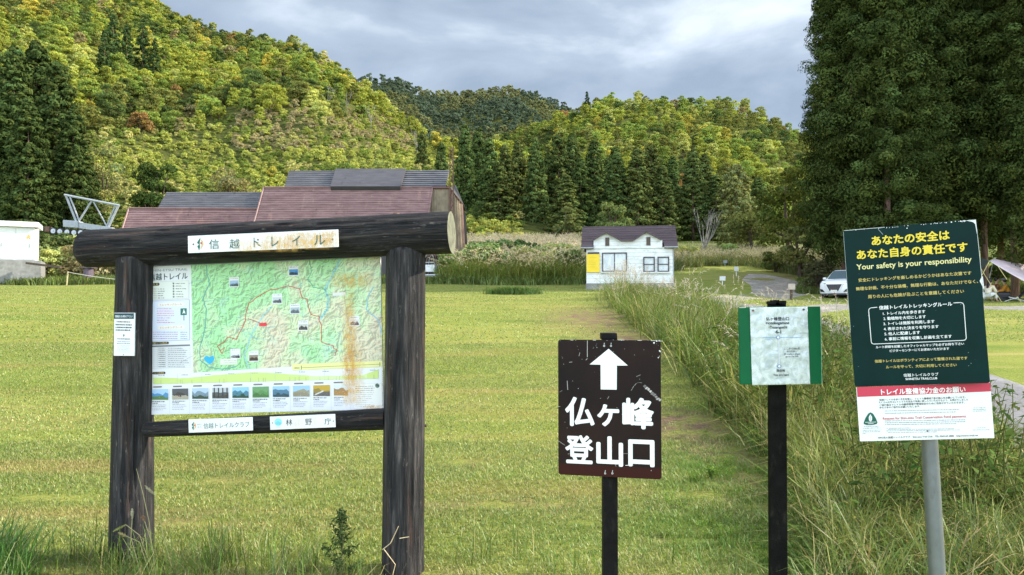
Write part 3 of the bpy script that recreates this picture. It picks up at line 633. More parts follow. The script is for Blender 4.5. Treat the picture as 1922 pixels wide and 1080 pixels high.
for _ in range(4200):
    u = rng.uniform(850, 1570); Y = rng.uniform(46, 108 if u < 1090 else 82); x = (u-961)/F*Y
    lo = np.interp(u, [850,1090,1100,1285,1290,1400,1570], [50,47,50,62,64,66,50])
    if Y < lo or (1092 < u < 1272 and Y < 45): continue
    its.append((int(rng.integers(4)), x, Y, float(G(x, Y))-.1, rng.uniform(.75, 1.15)*(1 if u < 1100 else .72), rng.uniform(0, 6.28), (np.ones(3) if u < 1100 else np.array((.78,.82,.72)))*rng.uniform(.7, 1.15)))
merged('silver_grass', its, sg, M['grass'], None, label='silver grass with pale tan plumes beyond the lawn', cat='silver grass')
# rough herbage along the far edge of the lawn
hb = [tuft(220+i, 60, .5, .03, .25, .6, [(3, (.12,.17,.035)), (2, (.17,.22,.05)), (1, (.28,.25,.08))]) for i in range(3)] + [tuft(230+i, 80, 1.0, .016, .28, .7, [(3, (.15,.20,.045)), (2, (.21,.26,.06)), (1.4, (.34,.31,.10)), (1, (.09,.14,.03))], .05, (.55,.46,.33), 1.8) for i in range(3)]
its = []
for _ in range(2300):
    u = rng.uniform(-80, 1130); Y = 42.2 + abs(rng.normal(0, 2.2)) + (1.5 if 300 < u < 800 else 0); x = (u-961)/F*Y
    its.append((int(rng.integers(3)), x, Y, float(G(x, Y))-.06, rng.uniform(.4, 1.2), rng.uniform(0, 6.28), np.ones(3)*rng.uniform(.8, 1.2)))
for _ in range(700):
    u = rng.uniform(1500, 2000); Y = 45+abs(rng.normal(0, 4)); x = (u-961)/F*Y; its.append((int(rng.integers(3)), x, Y, float(G(x, Y))-.06, rng.uniform(.4, 1.0), rng.uniform(0, 6.28), np.ones(3)*rng.uniform(.6, 1.0)))
for _ in range(1300):
    u = rng.uniform(845, 1096); Y = rng.uniform(43.6, 62); x = (u-961)/F*Y
    its.append((3+int(rng.integers(3)), x, Y, float(G(x, Y))-.06, rng.uniform(.7, 1.7), rng.uniform(0, 6.28), np.array((1.35,1.3,1.05))*rng.uniform(.8, 1.3)))
for _ in range(60):
    p = ground_at(963+rng.normal(0, 14), 552); its.append((int(rng.integers(3)), p[0]+rng.normal(0, .3), p[1]+rng.normal(0, .3), p[2]-.03, rng.uniform(.5, .8), rng.uniform(0, 6.28), np.array([.55,.75,.6])))
merged('field_edge_weeds', its, hb, M['grass'], None, label='rough green weeds along the far edge of the lawn', cat='weeds')

# ------------------------------------------------------------------ the lodge (lift station building)
def metal_roof_mat(name, base, streak, rust=None, period=0):
    m = mat(name, base, .5, .0, .4); b = NB(m)
    f = b.noise(b.coord((.5, .5, 3)), 2.2, 7, .65); c = b.ramp(f, [(.3, tuple(x*.8 for x in base)), (.7, streak)])
    if rust: c = b.mix(b.ramp(b.noise(b.coord((2.2, 2.2, .3), loc=(3,1,2)), 1.2, 6, .7), [(.56, (0,0,0)), (.72, (.8,.8,.8))]), c, rust)
    c = b.mix(b.ramp(b.noise(b.coord((3.2, 3.2, .22), loc=(8,1,2)), 1.3, 6, .7), [(.60, (0,0,0)), (.70, (.75,)*3)]), c, tuple(x*.35 for x in base))
    b.col(c); return m
M['purple_roof'] = metal_roof_mat('weathered_red_roof', (.175,.085,.08), (.28,.165,.15), (.36,.21,.155)); M['grey_roof'] = metal_roof_mat('grey_roof', (.10,.096,.104), (.165,.158,.165))
M['dark_panel'] = metal_roof_mat('dark_grey_panel', (.075,.068,.075), (.095,.088,.095)); M['tan_wall'] = worn('tan_cladding', (.27,.21,.135), .25, 3, .7, dirt=(.17,.12,.08)); M['red_trim'] = worn('red_brown_trim', (.17,.07,.055), .2, 6)
M['dark_wall'] = worn('dark_timber_wall', (.05,.045,.04)); M['rust'] = worn('rusty_steel', (.14,.075,.05), .35, 9, .8)
def quad_slab(mb, TL, TR, BR, BL, th=.12, ribs=0, rib=(.05,.022), mi=0, ribmi=0):
    TL, TR, BR, BL = map(np.array, (TL, TR, BR, BL)); n = np.cross(TR-TL, BL-TL); n = n/np.linalg.norm(n); n = n if n[1] < 0 else -n
    mb.prism([TL, TR, BR, BL], -n*th, mi)
    for k in range(ribs):
        t = (k+.5)/ribs; a = TL+(BL-TL)*t; b = TR+(BR-TR)*t; d = (BL-TL)/np.linalg.norm(BL-TL)
        mb.prism([a-d*rib[0]/2+n*.004, b-d*rib[0]/2+n*.004, b+d*rib[0]/2+n*.004, a+d*rib[0]/2+n*.004], n*rib[1], ribmi)
p0 = at(520, 540, 47.4); lodge = empty('lodge', (p0[0], 47.4, float(G(p0[0], 47.4))), 'brown lift station lodge with stepped ribbed roofs behind the notice board', 'building'); lo = np.array(lodge.location)
mb = MB(); quad_slab(mb, at(242,392,47.2), at(486,393,47.2), at(470,458,45.7), at(220,462,45.7), .14, 16); quad_slab(mb, at(495,353,47.2), at(812,353,47.2), at(797,455,45.7), at(467,455,45.7), .15, 24)
for a_, b__ in (((242,392,47.2),(486,393,47.2)), ((495,353,47.2),(812,353,47.2)), ((812,353,47.2),(797,455,45.7)), ((495,353,47.2),(467,455,45.7)), ((242,392,47.2),(220,462,45.7))): mb.tube([at(*a_)+(0,-.03,.03), at(*b__)+(0,-.03,.03)], .055, 6)
mb.build('lower_roof', M['purple_roof'], lodge, lo)
mb = MB(); quad_slab(mb, at(313,361,48.5), at(497,361,48.5), at(491,390,47.3), at(297,390,47.3), .14, 8, (.06,.04)); quad_slab(mb, at(543,321,48.5), at(843,320,48.5), at(836,350,47.3), at(534,351,47.3), .14, 8, (.06,.04))
for a, b_ in ((313,497), (543,843)):
    v = 361 if a == 313 else 321; quad_slab(mb, at(a,v,48.52), at(b_,v,48.52), at(b_,v+2,52), at(a,v+2,52), .12)
mb.build('upper_roof', M['grey_roof'], lodge, lo)
mb = MB(); a, b_, c, d = at(630,317,48.2), at(761,317,48.2), at(751,350,46.9), at(620,350,46.9); quad_slab(mb, a, b_, c, d, .35); mb.build('roof_hatch', M['dark_panel'], lodge, lo)
mb = MB(); z0 = lo[2]-.3
def wall_seg(u0, u1, Y0, Y1, v):
    za = at(u0, v, Y0)[2]; xa, xb = at(u0, 500, Y0)[0], at(u1, 500, Y0)[0]; mb.box(((xa+xb)/2, (Y0+Y1)/2, (z0+za)/2), (xb-xa, Y1-Y0, za-z0))
wall_seg(250, 488, 46.4, 54, 452); wall_seg(488, 760, 46.4, 54, 450); wall_seg(318, 492, 48.2, 53.5, 372); wall_seg(548, 832, 48.2, 53.5, 336); mb.build('wall', M['dark_wall'], lodge, lo)
mb = MB(); fl = at(800, 478, 47.3)[2]; zt = at(812, 354, 47.35)[2]
A, B_, Cc, D = at(806,354,47.35), at(845,354,47.35), at(845,354,47.35).copy(), at(790,354,47.35).copy(); Cc[2] = fl; D[2] = fl
mb.prism([A, B_, Cc, D], (0, .12, 0))
for k in range(9):                                                  # raised cladding battens
    x = A[0] + (B_[0]-A[0])*k/8; mb.box((x, 47.33, (zt+fl)/2), (.035, .05, zt-fl))
E1, F1, G1, H1 = at(846,357,47.4), at(867,384,48.9), at(872,482,48.9), at(846,479,47.4); mb.prism([E1, F1, G1, H1], (-.1, .02, 0))
for k in range(5):
    t = (k+.5)/5; a = E1+(F1-E1)*t; b_ = H1+(G1-H1)*t; mb.tube([a+(.03,-.02,0), b_+(.03,-.02,0)], .022, 4)
mb.build('end_wall', M['tan_wall'], lodge, lo)
mb = MB()
for a, b_ in ((A, B_), (E1, F1), (F1, G1), (B_, Cc), (H1, G1), (D, Cc)): mb.tube([np.array(a)+(0,-.06,.02), np.array(b_)+(0,-.06,.02)], .065, 4)
mb.build('trim', M['red_trim'], lodge, lo)
mb = MB(); xa, xb = at(740,478,47.3)[0], at(872,482,48.9)[0]; mb.prism([(xa,47.2,fl-.1),(Cc[0],47.2,fl-.1),(xb,48.9,fl-.1),(xb,53.5,fl-.1),(xa,53.5,fl-.1)], (0,0,.1)); mb.build('floor', M['red_trim'], lodge, lo)
mb = MB(); mb.prism([np.array(F1)+(-.05,.2,0), np.array(F1)+(-.05,5,0), np.array(G1)+(-.05,5,0), np.array(G1)+(-.05,.2,0)], (-.1,0,0)); mb.prism([np.array(E1)+(-.1,0,.05), np.array(F1)+(.05,0,.05), np.array(F1)+(.05,5,.05), np.array(E1)+(-.1,5,1.1)], (0,0,.08)); mb.build('rear_wall', M['dark_wall'], lodge, lo)
# rusty lattice mast at the corner of the lodge
q = at(848, 545, 47.1); mast = empty('lattice_mast', (q[0], 47.0, float(G(q[0], 47))), 'rusty lattice mast standing at the right corner of the lodge', 'mast'); mo = np.array(mast.location)
mb = MB(); top = at(848, 277, 47)[2]; w0 = .13
for sx in (-1, 1):
    for sy in (-1, 1): mb.tube([(q[0]+sx*w0, 47+sy*w0-.3, mo[2]-.2), (q[0]+sx*w0*.8, 47+sy*w0*.8-.3, top)], .028, 5)
mb.build('mast_leg', M['rust'], mast, mo)
mb = MB(); zz = np.arange(mo[2]+.3, top-.2, .45)
for k, z in enumerate(zz):
    s = 1 if k % 2 else -1
    for sy in (-1, 1): mb.tube([(q[0]-s*w0*.9, 46.7+sy*w0*.9, z), (q[0]+s*w0*.9, 46.7+sy*w0*.9, z+.45)], .014, 4)
mb.build('lattice', M['rust'], mast, mo)
# stacked lift chairs under the lodge floor
M['steel'] = worn('galvanised_steel', (.42,.43,.44), .12, 8, .42, .75); M['dull_steel'] = worn('painted_grey_steel', (.34,.36,.37), .15, 5, .6, .1, dirt=(.22,.17,.13)); M['white_plastic'] = worn('white_seat', (.72,.72,.70), .08, 6, .5, dirt=(.4,.35,.28)); M['brown_tube'] = worn('brown_tube', (.20,.13,.10), .2, 9)
for k, lab in enumerate(('front lift chair of the stack under the lodge floor','second lift chair of the stack under the lodge floor','third lift chair of the stack, nearest the dark bush','rear white lift chair leaning in the stack behind the others')):
    x, Y = at(806+k*5, 540, 44.6+.35*k)[0], 44.6+.35*k; g = float(G(x, Y)); r = empty('lift_chair', (x, Y, g), lab, 'lift chair', 'lift chairs stacked beside the lodge', rz=.15+.08*k)
    mb = MB(); T = lambda *p: mb.tube(p, .03, 6)
    for s in (-.34, .34): T((s,-.25,.35), (s,-.1,.33), (s,.25,.42), (s,.33,.9), (s*.8,.30,1.45), (s*.2,.15,1.8), (0,.1,1.85))
    T((-.34,-.25,.35), (.34,-.25,.35)); T((-.34,.3,.75), (.34,.3,.75)); T((-.3,.31,1.2), (.3,.31,1.2)); T((-.34,0,.02), (-.34,-.1,.33)); T((.34,0,.02), (.34,-.1,.33))
    mb.build('frame', M['brown_tube'] if k % 2 else M['steel'], r, smooth=True)
    mb = MB(); mb.box((0,0,.43), (.62,.5,.05)); mb.build('seat', M['white_plastic'] if k in (0, 3) else M['dull_steel'], r, bevel=.015)
    mb = MB(); mb.box((0,.27,.85), (.62,.04,.42)); mb.build('backrest', M['white_plastic'] if k in (0, 3) else M['dull_steel'], r, bevel=.015)
# lift truss with its row of cable wheels
q = at(160, 520, 60); truss = empty('lift_pylon', (q[0], 60, float(G(q[0], 60))), 'grey steel lift pylon head with truss and row of cable wheels', 'lift pylon'); to = np.array(truss.location)
mb = MB()
def bar(mb, a, b_, r=.07, dy=(0, 1.0)):
    for d in dy: mb.tube([at(*a, 60+d), at(*b_, 60+d)], r, 6)
bar(mb, (121,366), (224,386), .10); bar(mb, (124,368), (143,416), .09); bar(mb, (131,369), (149,416), .06, (0,)); bar(mb, (172,378), (147,417), .07); bar(mb, (176,380), (201,426), .05); bar(mb, (222,387), (203,428), .09); bar(mb, (216,387), (199,428), .06, (0,))
for u, v in ((121,366), (172,377), (224,386), (146,417), (202,427)): mb.tube([at(u,v,60), at(u,v,61)], .05, 5)
mb.build('truss', M['dull_steel'], truss, to, smooth=True)
mb = MB(); mb.prism([at(120,413,59.8), at(210,427,59.8), at(210,437,59.8), at(120,425,59.8)], (0, .5, 0)); mb.prism([at(118,413,59.7), at(146,415,59.7), at(146,428,59.7), at(118,426,59.7)], (0, .8, 0)); mb.prism([at(92,431,59.9), at(158,439,59.9), at(158,442,59.9), at(92,434,59.9)], (0,.3,0)); mb.build('beam', M['dull_steel'], truss, to, bevel=.03)
tyre = mat('dark_rubber', (.03,.03,.032), .8)
for u, v in ((101,434), (113.5,435), (127,436), (140,437), (152.5,437)):
    c = at(u, v, 59.7); mb = MB(); mb.tube([c+(0,-.08,0), c+(0,.08,0)], .27, 18); w = mb.build('wheel', tyre, truss, to); mb = MB(); mb.tube([c+(0,-.11,0), c+(0,-.07,0)], .19, 16); mb.tube([c+(0,-.14,0), c+(0,-.1,0)], .06, 8); o = mb.build('hub', M['steel'], w, to)
mb = MB(); c = at(91, 431, 59.8); mb.box(c, (.4,.5,.45)); mb.build('end_block', M['rust'], truss, to, bevel=.08)
mb = MB(); mb.tube([(at(172,440,60)[0],60.4,to[2]-.3), at(172,432,60)+(0,.4,0)], [.42,.3], 12); mb.build('column', worn('purple_column', (.10,.075,.095), .2, 4), truss, to, smooth=True)
# purple footing pillar near the lawn edge
q = at(166, 522, 43.5); mb = MB(); g = float(G(q[0], 43.5)); mb.tube([(q[0],43.5,g-.2), (q[0],43.5,g+.9)], [.30,.27], 12); mb.box((q[0],43.5,g+.92), (.7,.7,.06)); o = mb.build('steel_pillar', worn('purple_paint', (.10,.07,.09), .2, 5), None, (q[0],43.5,g), bevel=.01); tag(o, 'short purple brown steel pillar in weeds below the log end', 'pillar')
# white shed on a concrete base at the left edge
x0, x1 = at(-70,490,43)[0], at(67,490,43)[0]; cx, Y = (x0+x1)/2, 43.6; g = float(G(cx, Y)); shed = empty('storage_shed', (cx, Y, g), 'white metal storage shed on a concrete base at the lawn edge', 'shed', rz=0); so = np.array((cx, Y, g))
M['white_metal'] = worn('white_metal', (.74,.74,.71), .05, 3, .45, dirt=(.55,.50,.42)); M['concrete'] = worn('concrete', (.24,.235,.215), .25, 5, .9, dirt=(.16,.16,.12), bump=.3)
zb, zt = at(40,489,43)[2], at(60,428,43)[2]; mb = MB(); mb.box((cx, Y, (zb+zt)/2), (x1-x0, 1.9, zt-zb)); mb.build('body', M['white_metal'], shed, so, bevel=.015)
mb = MB(); mb.box((cx+.02, Y-.05, zt+.16), (x1-x0+.35, 2.3, .30)); mb.build('roof', M['white_metal'], shed, so, bevel=.03)
for k, ux in enumerate((10, 48)):
    mb = MB(); x = at(ux, 450, 42.6)[0]; mb.box((x, Y-.965, (zb+zt)/2), (1.08, .03, zt-zb-.14)); d = mb.build('door', M['white_metal'], shed, so, bevel=.008); mb = MB(); mb.box((x+.1*(1 if k else -1), Y-.995, (zb+zt)/2-.1), (.06,.03,.22)); mb.build('handle', M['dull_steel'], d, so)
mb = MB(); x = at(49, 446, 42.6)[0]; rs = [(x+.12*math.cos(a)*random.uniform(.5,1.2), Y-.984, zb+1.35+.16*math.sin(a)*random.uniform(.5,1.4)) for a in np.linspace(0, 6.28, 13)[:-1]]; mb.prism(rs, (0,-.003,0)); mb.build('rust_patch', worn('orange_rust', (.62,.36,.14), .3, 14), shed, so)
mb = MB(); mb.box((cx+.1, Y, (zb+g)/2-.2), (x1-x0+.5, 2.3, zb-g+.35)); mb.build('concrete_base', M['concrete'], shed, so, bevel=.03)
mb = MB(); a, b_ = at(48,492,42.2), at(112,500,42.2); mb.prism([a, b_, b_-(0,0,.12), a-(0,0,.12)], (0,.25,0)); o = mb.build('timber_rail', M['bark'], None, a); tag(o, 'weathered timber rail running right from the shed base', 'rail'); 
_c, _s = math.cos(R(27)), math.sin(R(27)); _P = at(65, 490, 43); _w, _d = (x1-x0)/2, -.95; shed.rotation_euler = (0, 0, R(27)); shed.location = (_P[0]-(_w*_c-_d*_s), _P[1]-(_w*_s+_d*_c), g)
M['bamboo'] = worn('bamboo', (.48,.40,.20), .2, 12, .6)
q = at(125, 524, 41.6); mb = MB(); g = float(G(q[0], 41.6)); mb.tube([(q[0],41.6,g-.1), (q[0]+.07,41.6,g+.78)], .04, 7); rp_ = empty('rope_barrier', (q[0],41.6,g), 'rope barrier on a bamboo post in front of the weeds', 'rope barrier'); mb.build('post', M['bamboo'], rp_, (q[0],41.6,g))
mb = MB(); a, b_ = np.array((q[0]+.07,41.6,g+.74)), at(330,528,41.2); n = 14; mb.tube([a+(b_-a)*t-np.array((0,0,.18*math.sin(math.pi*t))) for t in np.linspace(0,1,n)], .014, 5); mb.tube([b_+(0,0,.03), b_-(0,0,.6)], .035, 6); mb.build('rope', worn('pale_rope', (.62,.58,.48)), rp_, (q[0],41.6,g))
# stakes in the overgrown edge
q = at(972, 552, 44); mb = MB(); g = float(G(q[0], 44)); mb.tube([(q[0],44,g-.1), (q[0],44,g+.75)], .03, 6); o = mb.build('marker_stake', worn('orange_stake', (.62,.27,.08)), None, (q[0],44,g)); tag(o, 'thin orange marker stake at the lawn edge', 'stake')
q = at(877, 545, 43.6); mb = MB(); g = float(G(q[0], 43.6)); mb.tube([(q[0],43.6,g-.1), (q[0]+.03,43.6,g+.9)], .022, 6); mb.tube([(q[0],43.6,g+.2), (q[0]-.5,43.6,g+.02)], .012, 5); o = mb.build('wooden_stake', worn('dead_stalk', (.30,.20,.13)), None, (q[0],43.6,g)); tag(o, 'thin brown dead stalk upright before the dark bushes', 'stake')

# ------------------------------------------------------------------ the white hut
HY = 38.0; hut = empty('white_hut', (at(1181,545,HY)[0], HY, float(G(at(1181,545,HY)[0], HY))), 'small white boarded hut with brown roof and two little gables', 'hut'); ho = np.array(hut.location)
def hp(cx, cy, Y=HY): return at(1060+cx/6.354, 400+cy/6.354, Y)
def clap_mat():
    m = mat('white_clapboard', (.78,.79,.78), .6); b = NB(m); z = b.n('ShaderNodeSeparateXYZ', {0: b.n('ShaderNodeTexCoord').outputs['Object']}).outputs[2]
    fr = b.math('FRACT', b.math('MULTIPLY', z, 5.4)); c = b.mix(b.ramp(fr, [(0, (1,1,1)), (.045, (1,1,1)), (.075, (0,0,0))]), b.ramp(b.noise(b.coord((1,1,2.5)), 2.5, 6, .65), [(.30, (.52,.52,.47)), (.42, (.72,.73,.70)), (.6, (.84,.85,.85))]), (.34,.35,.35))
    b.col(c); b.bump(fr, .5, .012); return m
clap = clap_mat(); M['hut_roof'] = metal_roof_mat('brown_hut_roof', (.070,.045,.048), (.105,.072,.075))
flo = float(ho[2])-.1; L0, R0 = hp(262,420)[0], hp(1272,420)[0]; ev = hp(0,415)[2]; DEP = 3.4
mb = MB(); mb.box(((L0+R0)/2, HY+.12+DEP/2, (ev+flo)/2), (R0-L0, DEP, ev-flo)); mb.box(((L0+R0)/2, HY-.05, (ev+flo)/2), (R0-L0, .36, ev-flo-.004)); mb.build('wall', clap, hut, ho)
top = [(355,420),(355,325),(510,232),(690,335),(830,335),(990,232),(1165,330),(1165,420)]
mb = MB(); mb.prism([hp(*p, HY-.28) for p in top][::-1], (0, .9, 0)); mb.build('gable', clap, hut, ho)
mb = MB(); rz_, re = hp(0,157,HY+1.35)[2], hp(0,412,HY-.25)[2]; xl, xr = hp(205,300)[0]-.02, hp(1330,300)[0]
def roofpt(x, t): return np.array([x, (HY-.48)+(1.76)*t, re+(rz_-re)*t])
nz = np.array([0, -(rz_-re), 1.76]); nz = nz/np.linalg.norm(nz)
xg0, xg1 = hp(350,0)[0], hp(1170,0)[0]
for a, b_, t0 in ((xl, xg0, 0), (xg0, xg1, .2), (xg1, xr, 0)): mb.prism([roofpt(a,1), roofpt(b_,1), roofpt(b_,t0), roofpt(a,t0)], -nz*.09)
for k in range(2, 9):
    a = roofpt(xl, (k+.6)/9); b_ = roofpt(xr, (k+.6)/9); mb.prism([a+nz*.004-(0,0,.02), b_+nz*.004-(0,0,.02), b_+nz*.004+(0,0,.02), a+nz*.004+(0,0,.02)], nz*.02)
mb.prism([roofpt(xl,1), roofpt(xr,1), roofpt(xr,1)+(0,2.4,-1.1), roofpt(xl,1)+(0,2.4,-1.1)], (0,0,-.09)); mb.build('roof', M['hut_roof'], hut, ho)
mb = MB()
for a, b_ in ((top[1],top[2]), (top[2],top[3]), (top[3],top[4]), (top[4],top[5]), (top[5],top[6])):
    A = hp(*a, HY-.50); B_ = hp(*b_, HY-.50); mb.prism([A+(0,0,.05), B_+(0,0,.05), B_-(0,0,.0), A-(0,0,.0)], (0,1.1,0))
mb.build('gable_roof', M['hut_roof'], hut, ho)
M['dark_frame'] = mat('dark_window_frame', (.045,.04,.038), .5); M['curtain'] = worn('pale_curtain', (.62,.64,.63), .12, 5, .7); M['slat'] = mat('brown_vent', (.10,.075,.06), .8)
glass = mat('window_glass', (.55,.60,.60), .08, spec=.6); gb = NB(glass); gb.col(gb.ramp(gb.noise(gb.coord((1,1,.6)), 3.2, 5, .7, .6), [(.35, (.42,.46,.47)), (.6, (.68,.71,.70))]))
for a in (495, 980):
    mb = MB(); A, B_ = hp(a,290,HY-.3), hp(a+48,390,HY-.3); mb.box(((A[0]+B_[0])/2, HY-.295, (A[2]+B_[2])/2), (B_[0]-A[0], .04, A[2]-B_[2])); mb.build('vent', M['slat'], hut, ho)
def window(x0, y0, x1, y1, mull, hor):
    A, B_ = hp(x0,y0), hp(x1,y1); cx, cz, w, h = (A[0]+B_[0])/2, (A[2]+B_[2])/2, B_[0]-A[0], A[2]-B_[2]; f = .055; mb = MB(); Y = HY-.262
    for s in (-1, 1): mb.box((cx+s*(w-f)/2, Y, cz), (f,.09,h)); mb.box((cx, Y+.002, cz+s*(h-f)/2), (w-2*f,.09,f))
    if mull: mb.box((cx, Y+.004, cz), (f*.8,.08,h-2*f))
    if hor: mb.box((cx, Y+.004, cz), (w-2*f,.08,f*.8))
    o = mb.build('window', M['dark_frame'], hut, ho); mb = MB(); mb.box((cx, Y+.015, cz), (w-2*f,.02,h-2*f)); mb.build('pane', glass, o, ho)
    mb = MB(); mb.box((cx, Y-.03, B_[2]-.03), (w+.12,.12,.05)); mb.build('sill', M['white_metal'], o, ho)
window(448,475,742,703,True,False); window(932,530,1066,708,False,True); window(1097,530,1232,708,False,True)
mb = MB(); A, B_ = hp(265,492,HY+.05), hp(418,710,HY+.05); mb.box(((A[0]+B_[0])/2, HY-.275, (A[2]+B_[2])/2), (B_[0]-A[0], .06, A[2]-B_[2])); yb = mb.build('yellow_board', worn('yellow_paint', (.85,.60,.02), .06, 4, .5), hut, ho, bevel=.01)
mb = MB()
for k, (w, z) in enumerate(((.5,.80),(.62,.62),(.58,.52),(.6,.42),(.55,.30))): mb.box(((A[0]+B_[0])/2-.02*k, HY-.309, B_[2]+(A[2]-B_[2])*z), ((B_[0]-A[0])*w, .006, .018))
mb.build('lettering', mat('faded_orange_lettering', (.62,.46,.03)), yb, ho)
mb = MB(); A, B_ = hp(278,470,HY+.08), hp(414,492,HY+.08); mb.box(((A[0]+B_[0])/2, HY-.25, (A[2]+B_[2])/2), (B_[0]-A[0], .05, A[2]-B_[2])); mb.build('window_top', M['dark_frame'], hut, ho)
mb = MB(); mb.box(((L0+R0)/2, HY-.09+DEP/2, flo+.16), (R0-L0+.06, DEP+.36, .5)); mb.build('foundation', M['concrete'], hut, ho)
mb = MB(); mb.tube([(R0+.03, HY-.18, ev-.02), (R0+.03, HY-.18, flo)], .035, 8); [mb.tube([(a, HY-.50, re-.02), (b_, HY-.50, re-.02)], .035, 8) for a, b_ in ((xl, xg0), (xg1, xr))]; mb.build('gutter', M['dull_steel'], hut, ho, smooth=True)
hut.rotation_euler = (0, 0, R(-8))
# little signs on the slope beyond the road
M['white_board'] = worn('white_board', (.76,.76,.74), .05, 8, .5); M['grey_board'] = worn('grey_blue_board', (.30,.33,.37), .1, 8); M['wood_board'] = worn('weathered_board', (.42,.35,.29), .2, 10)
for u, vb, vt, wpx, hpx, mm, pm, lab in ((1356,536,519,11,8,'white_board','white_board','small blank white board on the grass nearest to the road'),(1382,519,501,8,8,'white_board','white_board','small white board up the slope beside the gravel patch'),(1361,501,489,8,5.5,'grey_board','dull_steel','small grey board farthest up the grass slope'),(1485.5,564,533,13,11,'wood_board','bark','pale wooden board on a stout post by the gravel track')):
    p = ground_at(u, vb); s = p[1]/F; z = p[2]; r = empty('slope_sign', p, lab, 'sign'); H = (vb-vt)*s; w, h = wpx*s, hpx*s
    mb = MB(); mb.box((0,.02,H/2-.05), ((.05 if wpx < 13 else .10),.05,H)); mb.build('post', M[pm], r); mb = MB(); mb.box((0,-.03,H-h/2), (w,.03,h)); mb.build('board', M[mm], r, bevel=.006)

# ------------------------------------------------------------------ the white car
def build_car():
    Y = 42.0; x = at(1566, 560, Y)[0]; g = ground_at(1566, 561)
    x, Y, z = g[0], g[1], g[2]; r = empty('parked_car', (x, Y, z), 'white car with black grille parked on the grass under the tall cedars', 'car', rz=R(-42))
    paint = mat('white_car_paint', (.80,.80,.80), .25, 0, .6); blk = mat('black_plastic', (.012,.012,.014), .35); gl = mat('car_glass', (.10,.14,.15), .06, 0, .8); chrome = mat('chrome', (.7,.7,.7), .2, 1); rub = mat('tyre_rubber', (.02,.02,.02), .8)
    # front of the car faces -y; x across; stations (y, half width, z_bottom, z_belt, z_top)
    st = [(-.02,.62,.28,.62,.74),(.06,.80,.24,.80,.92),(.25,.87,.22,.90,1.01),(.9,.90,.21,.98,1.08),(1.25,.91,.21,1.02,1.12),(2.2,.91,.21,1.02,1.14),(3.4,.91,.22,1.04,1.16),(4.2,.88,.25,1.06,1.16),(4.42,.80,.32,1.0,1.08)]
    V = []; n = 12
    for (y, w, b, m_, t) in st:
        for k, (fx, fz) in enumerate([(-.92,0),(-1,.18),(-1.0,.55),(-.98,.85),(-.86,1),(-.45,1.03),(.45,1.03),(.86,1),(.98,.85),(1,.55),(1,.18),(.92,0)]): V.append((w*fx, y, b+(t-b)*fz))
    fs = [(i*n+k, (i+1)*n+k, (i+1)*n+(k+1)%n, i*n+(k+1)%n) for i in range(len(st)-1) for k in range(n)] + [tuple(range(n)), tuple((len(st)-1)*n+k for k in range(n))[::-1]]
    mb = MB(); mb.add(V, fs); mb.build('body', paint, r, bevel=.02, smooth=True)
    mb = MB(); gh = [(.95,.78,1.08),(1.75,.66,1.62),(2.3,.66,1.70),(3.5,.66,1.66),(4.25,.70,1.12)]
    V = []; 
    for (y, w, zt) in gh: V += [(-w-.10*(1.7-zt)/.6, y, 1.02), (-w, y, zt), (w, y, zt), (w+.10*(1.7-zt)/.6, y, 1.02)]
    fs = [(i*4+k, (i+1)*4+k, (i+1)*4+k+1, i*4+k+1) for i in range(4) for k in range(3)] + [(0,1,2,3),(16,19,18,17)]; mb.add(V, fs); mb.build('cabin', paint, r, bevel=.05, smooth=True, seg=3)
    mb = MB(); mb.prism([(-.70,1.02,1.13),(.70,1.02,1.13),(.60,1.70,1.595),(-.60,1.70,1.595)], (0,-.03,.03)); mb.build('windscreen', gl, r, bevel=.01)
    for s in (-1, 1):
        mb = MB(); mb.prism([(s*.785,1.35,1.15),(s*.70,1.85,1.55),(s*.70,3.4,1.55),(s*.785,3.75,1.15)], (s*.02,0,.005)); mb.build('side_window', gl, r)
        mb = MB(); mb.prism([(s*.42,-.015,.86),(s*.78,.10,.92),(s*.82,.22,.84),(s*.46,.0,.78)], (0,-.035,.01)); mb.build('headlight', chrome, r, bevel=.01)
        mb = MB(); mb.box((s*.95,1.25,1.18), (.18,.1,.13)); mb.build('mirror', paint, r, bevel=.03)
        mb = MB(); mb.prism([(s*.62,-.01,.52),(s*.78,.05,.56),(s*.76,.05,.40),(s*.5,-.02,.36)], (0,-.04,0)); mb.build('fog_lamp', blk, r, bevel=.008)
        for y in (.85, 3.55):
            mb = MB(); mb.tube([(s*.93,y,.33),(s*.70,y,.33)], .34, 24); w = mb.build('wheel', rub, r, bevel=.02); mb = MB(); mb.tube([(s*.945,y,.33),(s*.90,y,.33)], .22, 16)
            for k in range(5): a = k*1.2566; mb.tube([(s*.95,y,.33),(s*.95,y+.2*math.cos(a),.33+.2*math.sin(a))], .03, 5)
            mb.build('rim', chrome, w)
    mb = MB(); mb.prism([(-.42,-.03,.80),(.42,-.03,.80),(.24,-.03,.44),(-.24,-.03,.44)], (0,-.03,0)); gr = mb.build('grille', blk, r, bevel=.01)
    mb = MB()
    for k in range(5): z_ = .50+.065*k; w = .22+.17*(z_-.44)/.36; mb.box((0,-.066,z_), (2*w-.04,.012,.018))
    mb.build('grille_bar', mat('dark_chrome', (.12,.12,.125), .3, .8), gr)
    for s in (-1, 1): mb = MB(); mb.tube([(s*.48,-.06,.83),(s*.27,-.075,.42)], .032, 6); mb.build('grille_trim', paint, r, smooth=True)
    mb = MB(); mb.box((0,-.07,.40), (.35,.02,.17)); mb.build('number_plate', mat('plate_white', (.75,.75,.72)), r, bevel=.005)
    mb = MB(); mb.prism([(-.74,.0,.30),(.74,.0,.30),(.66,-.02,.20),(-.66,-.02,.20)], (0,-.05,0)); mb.build('lower_bumper', blk, r, bevel=.01)
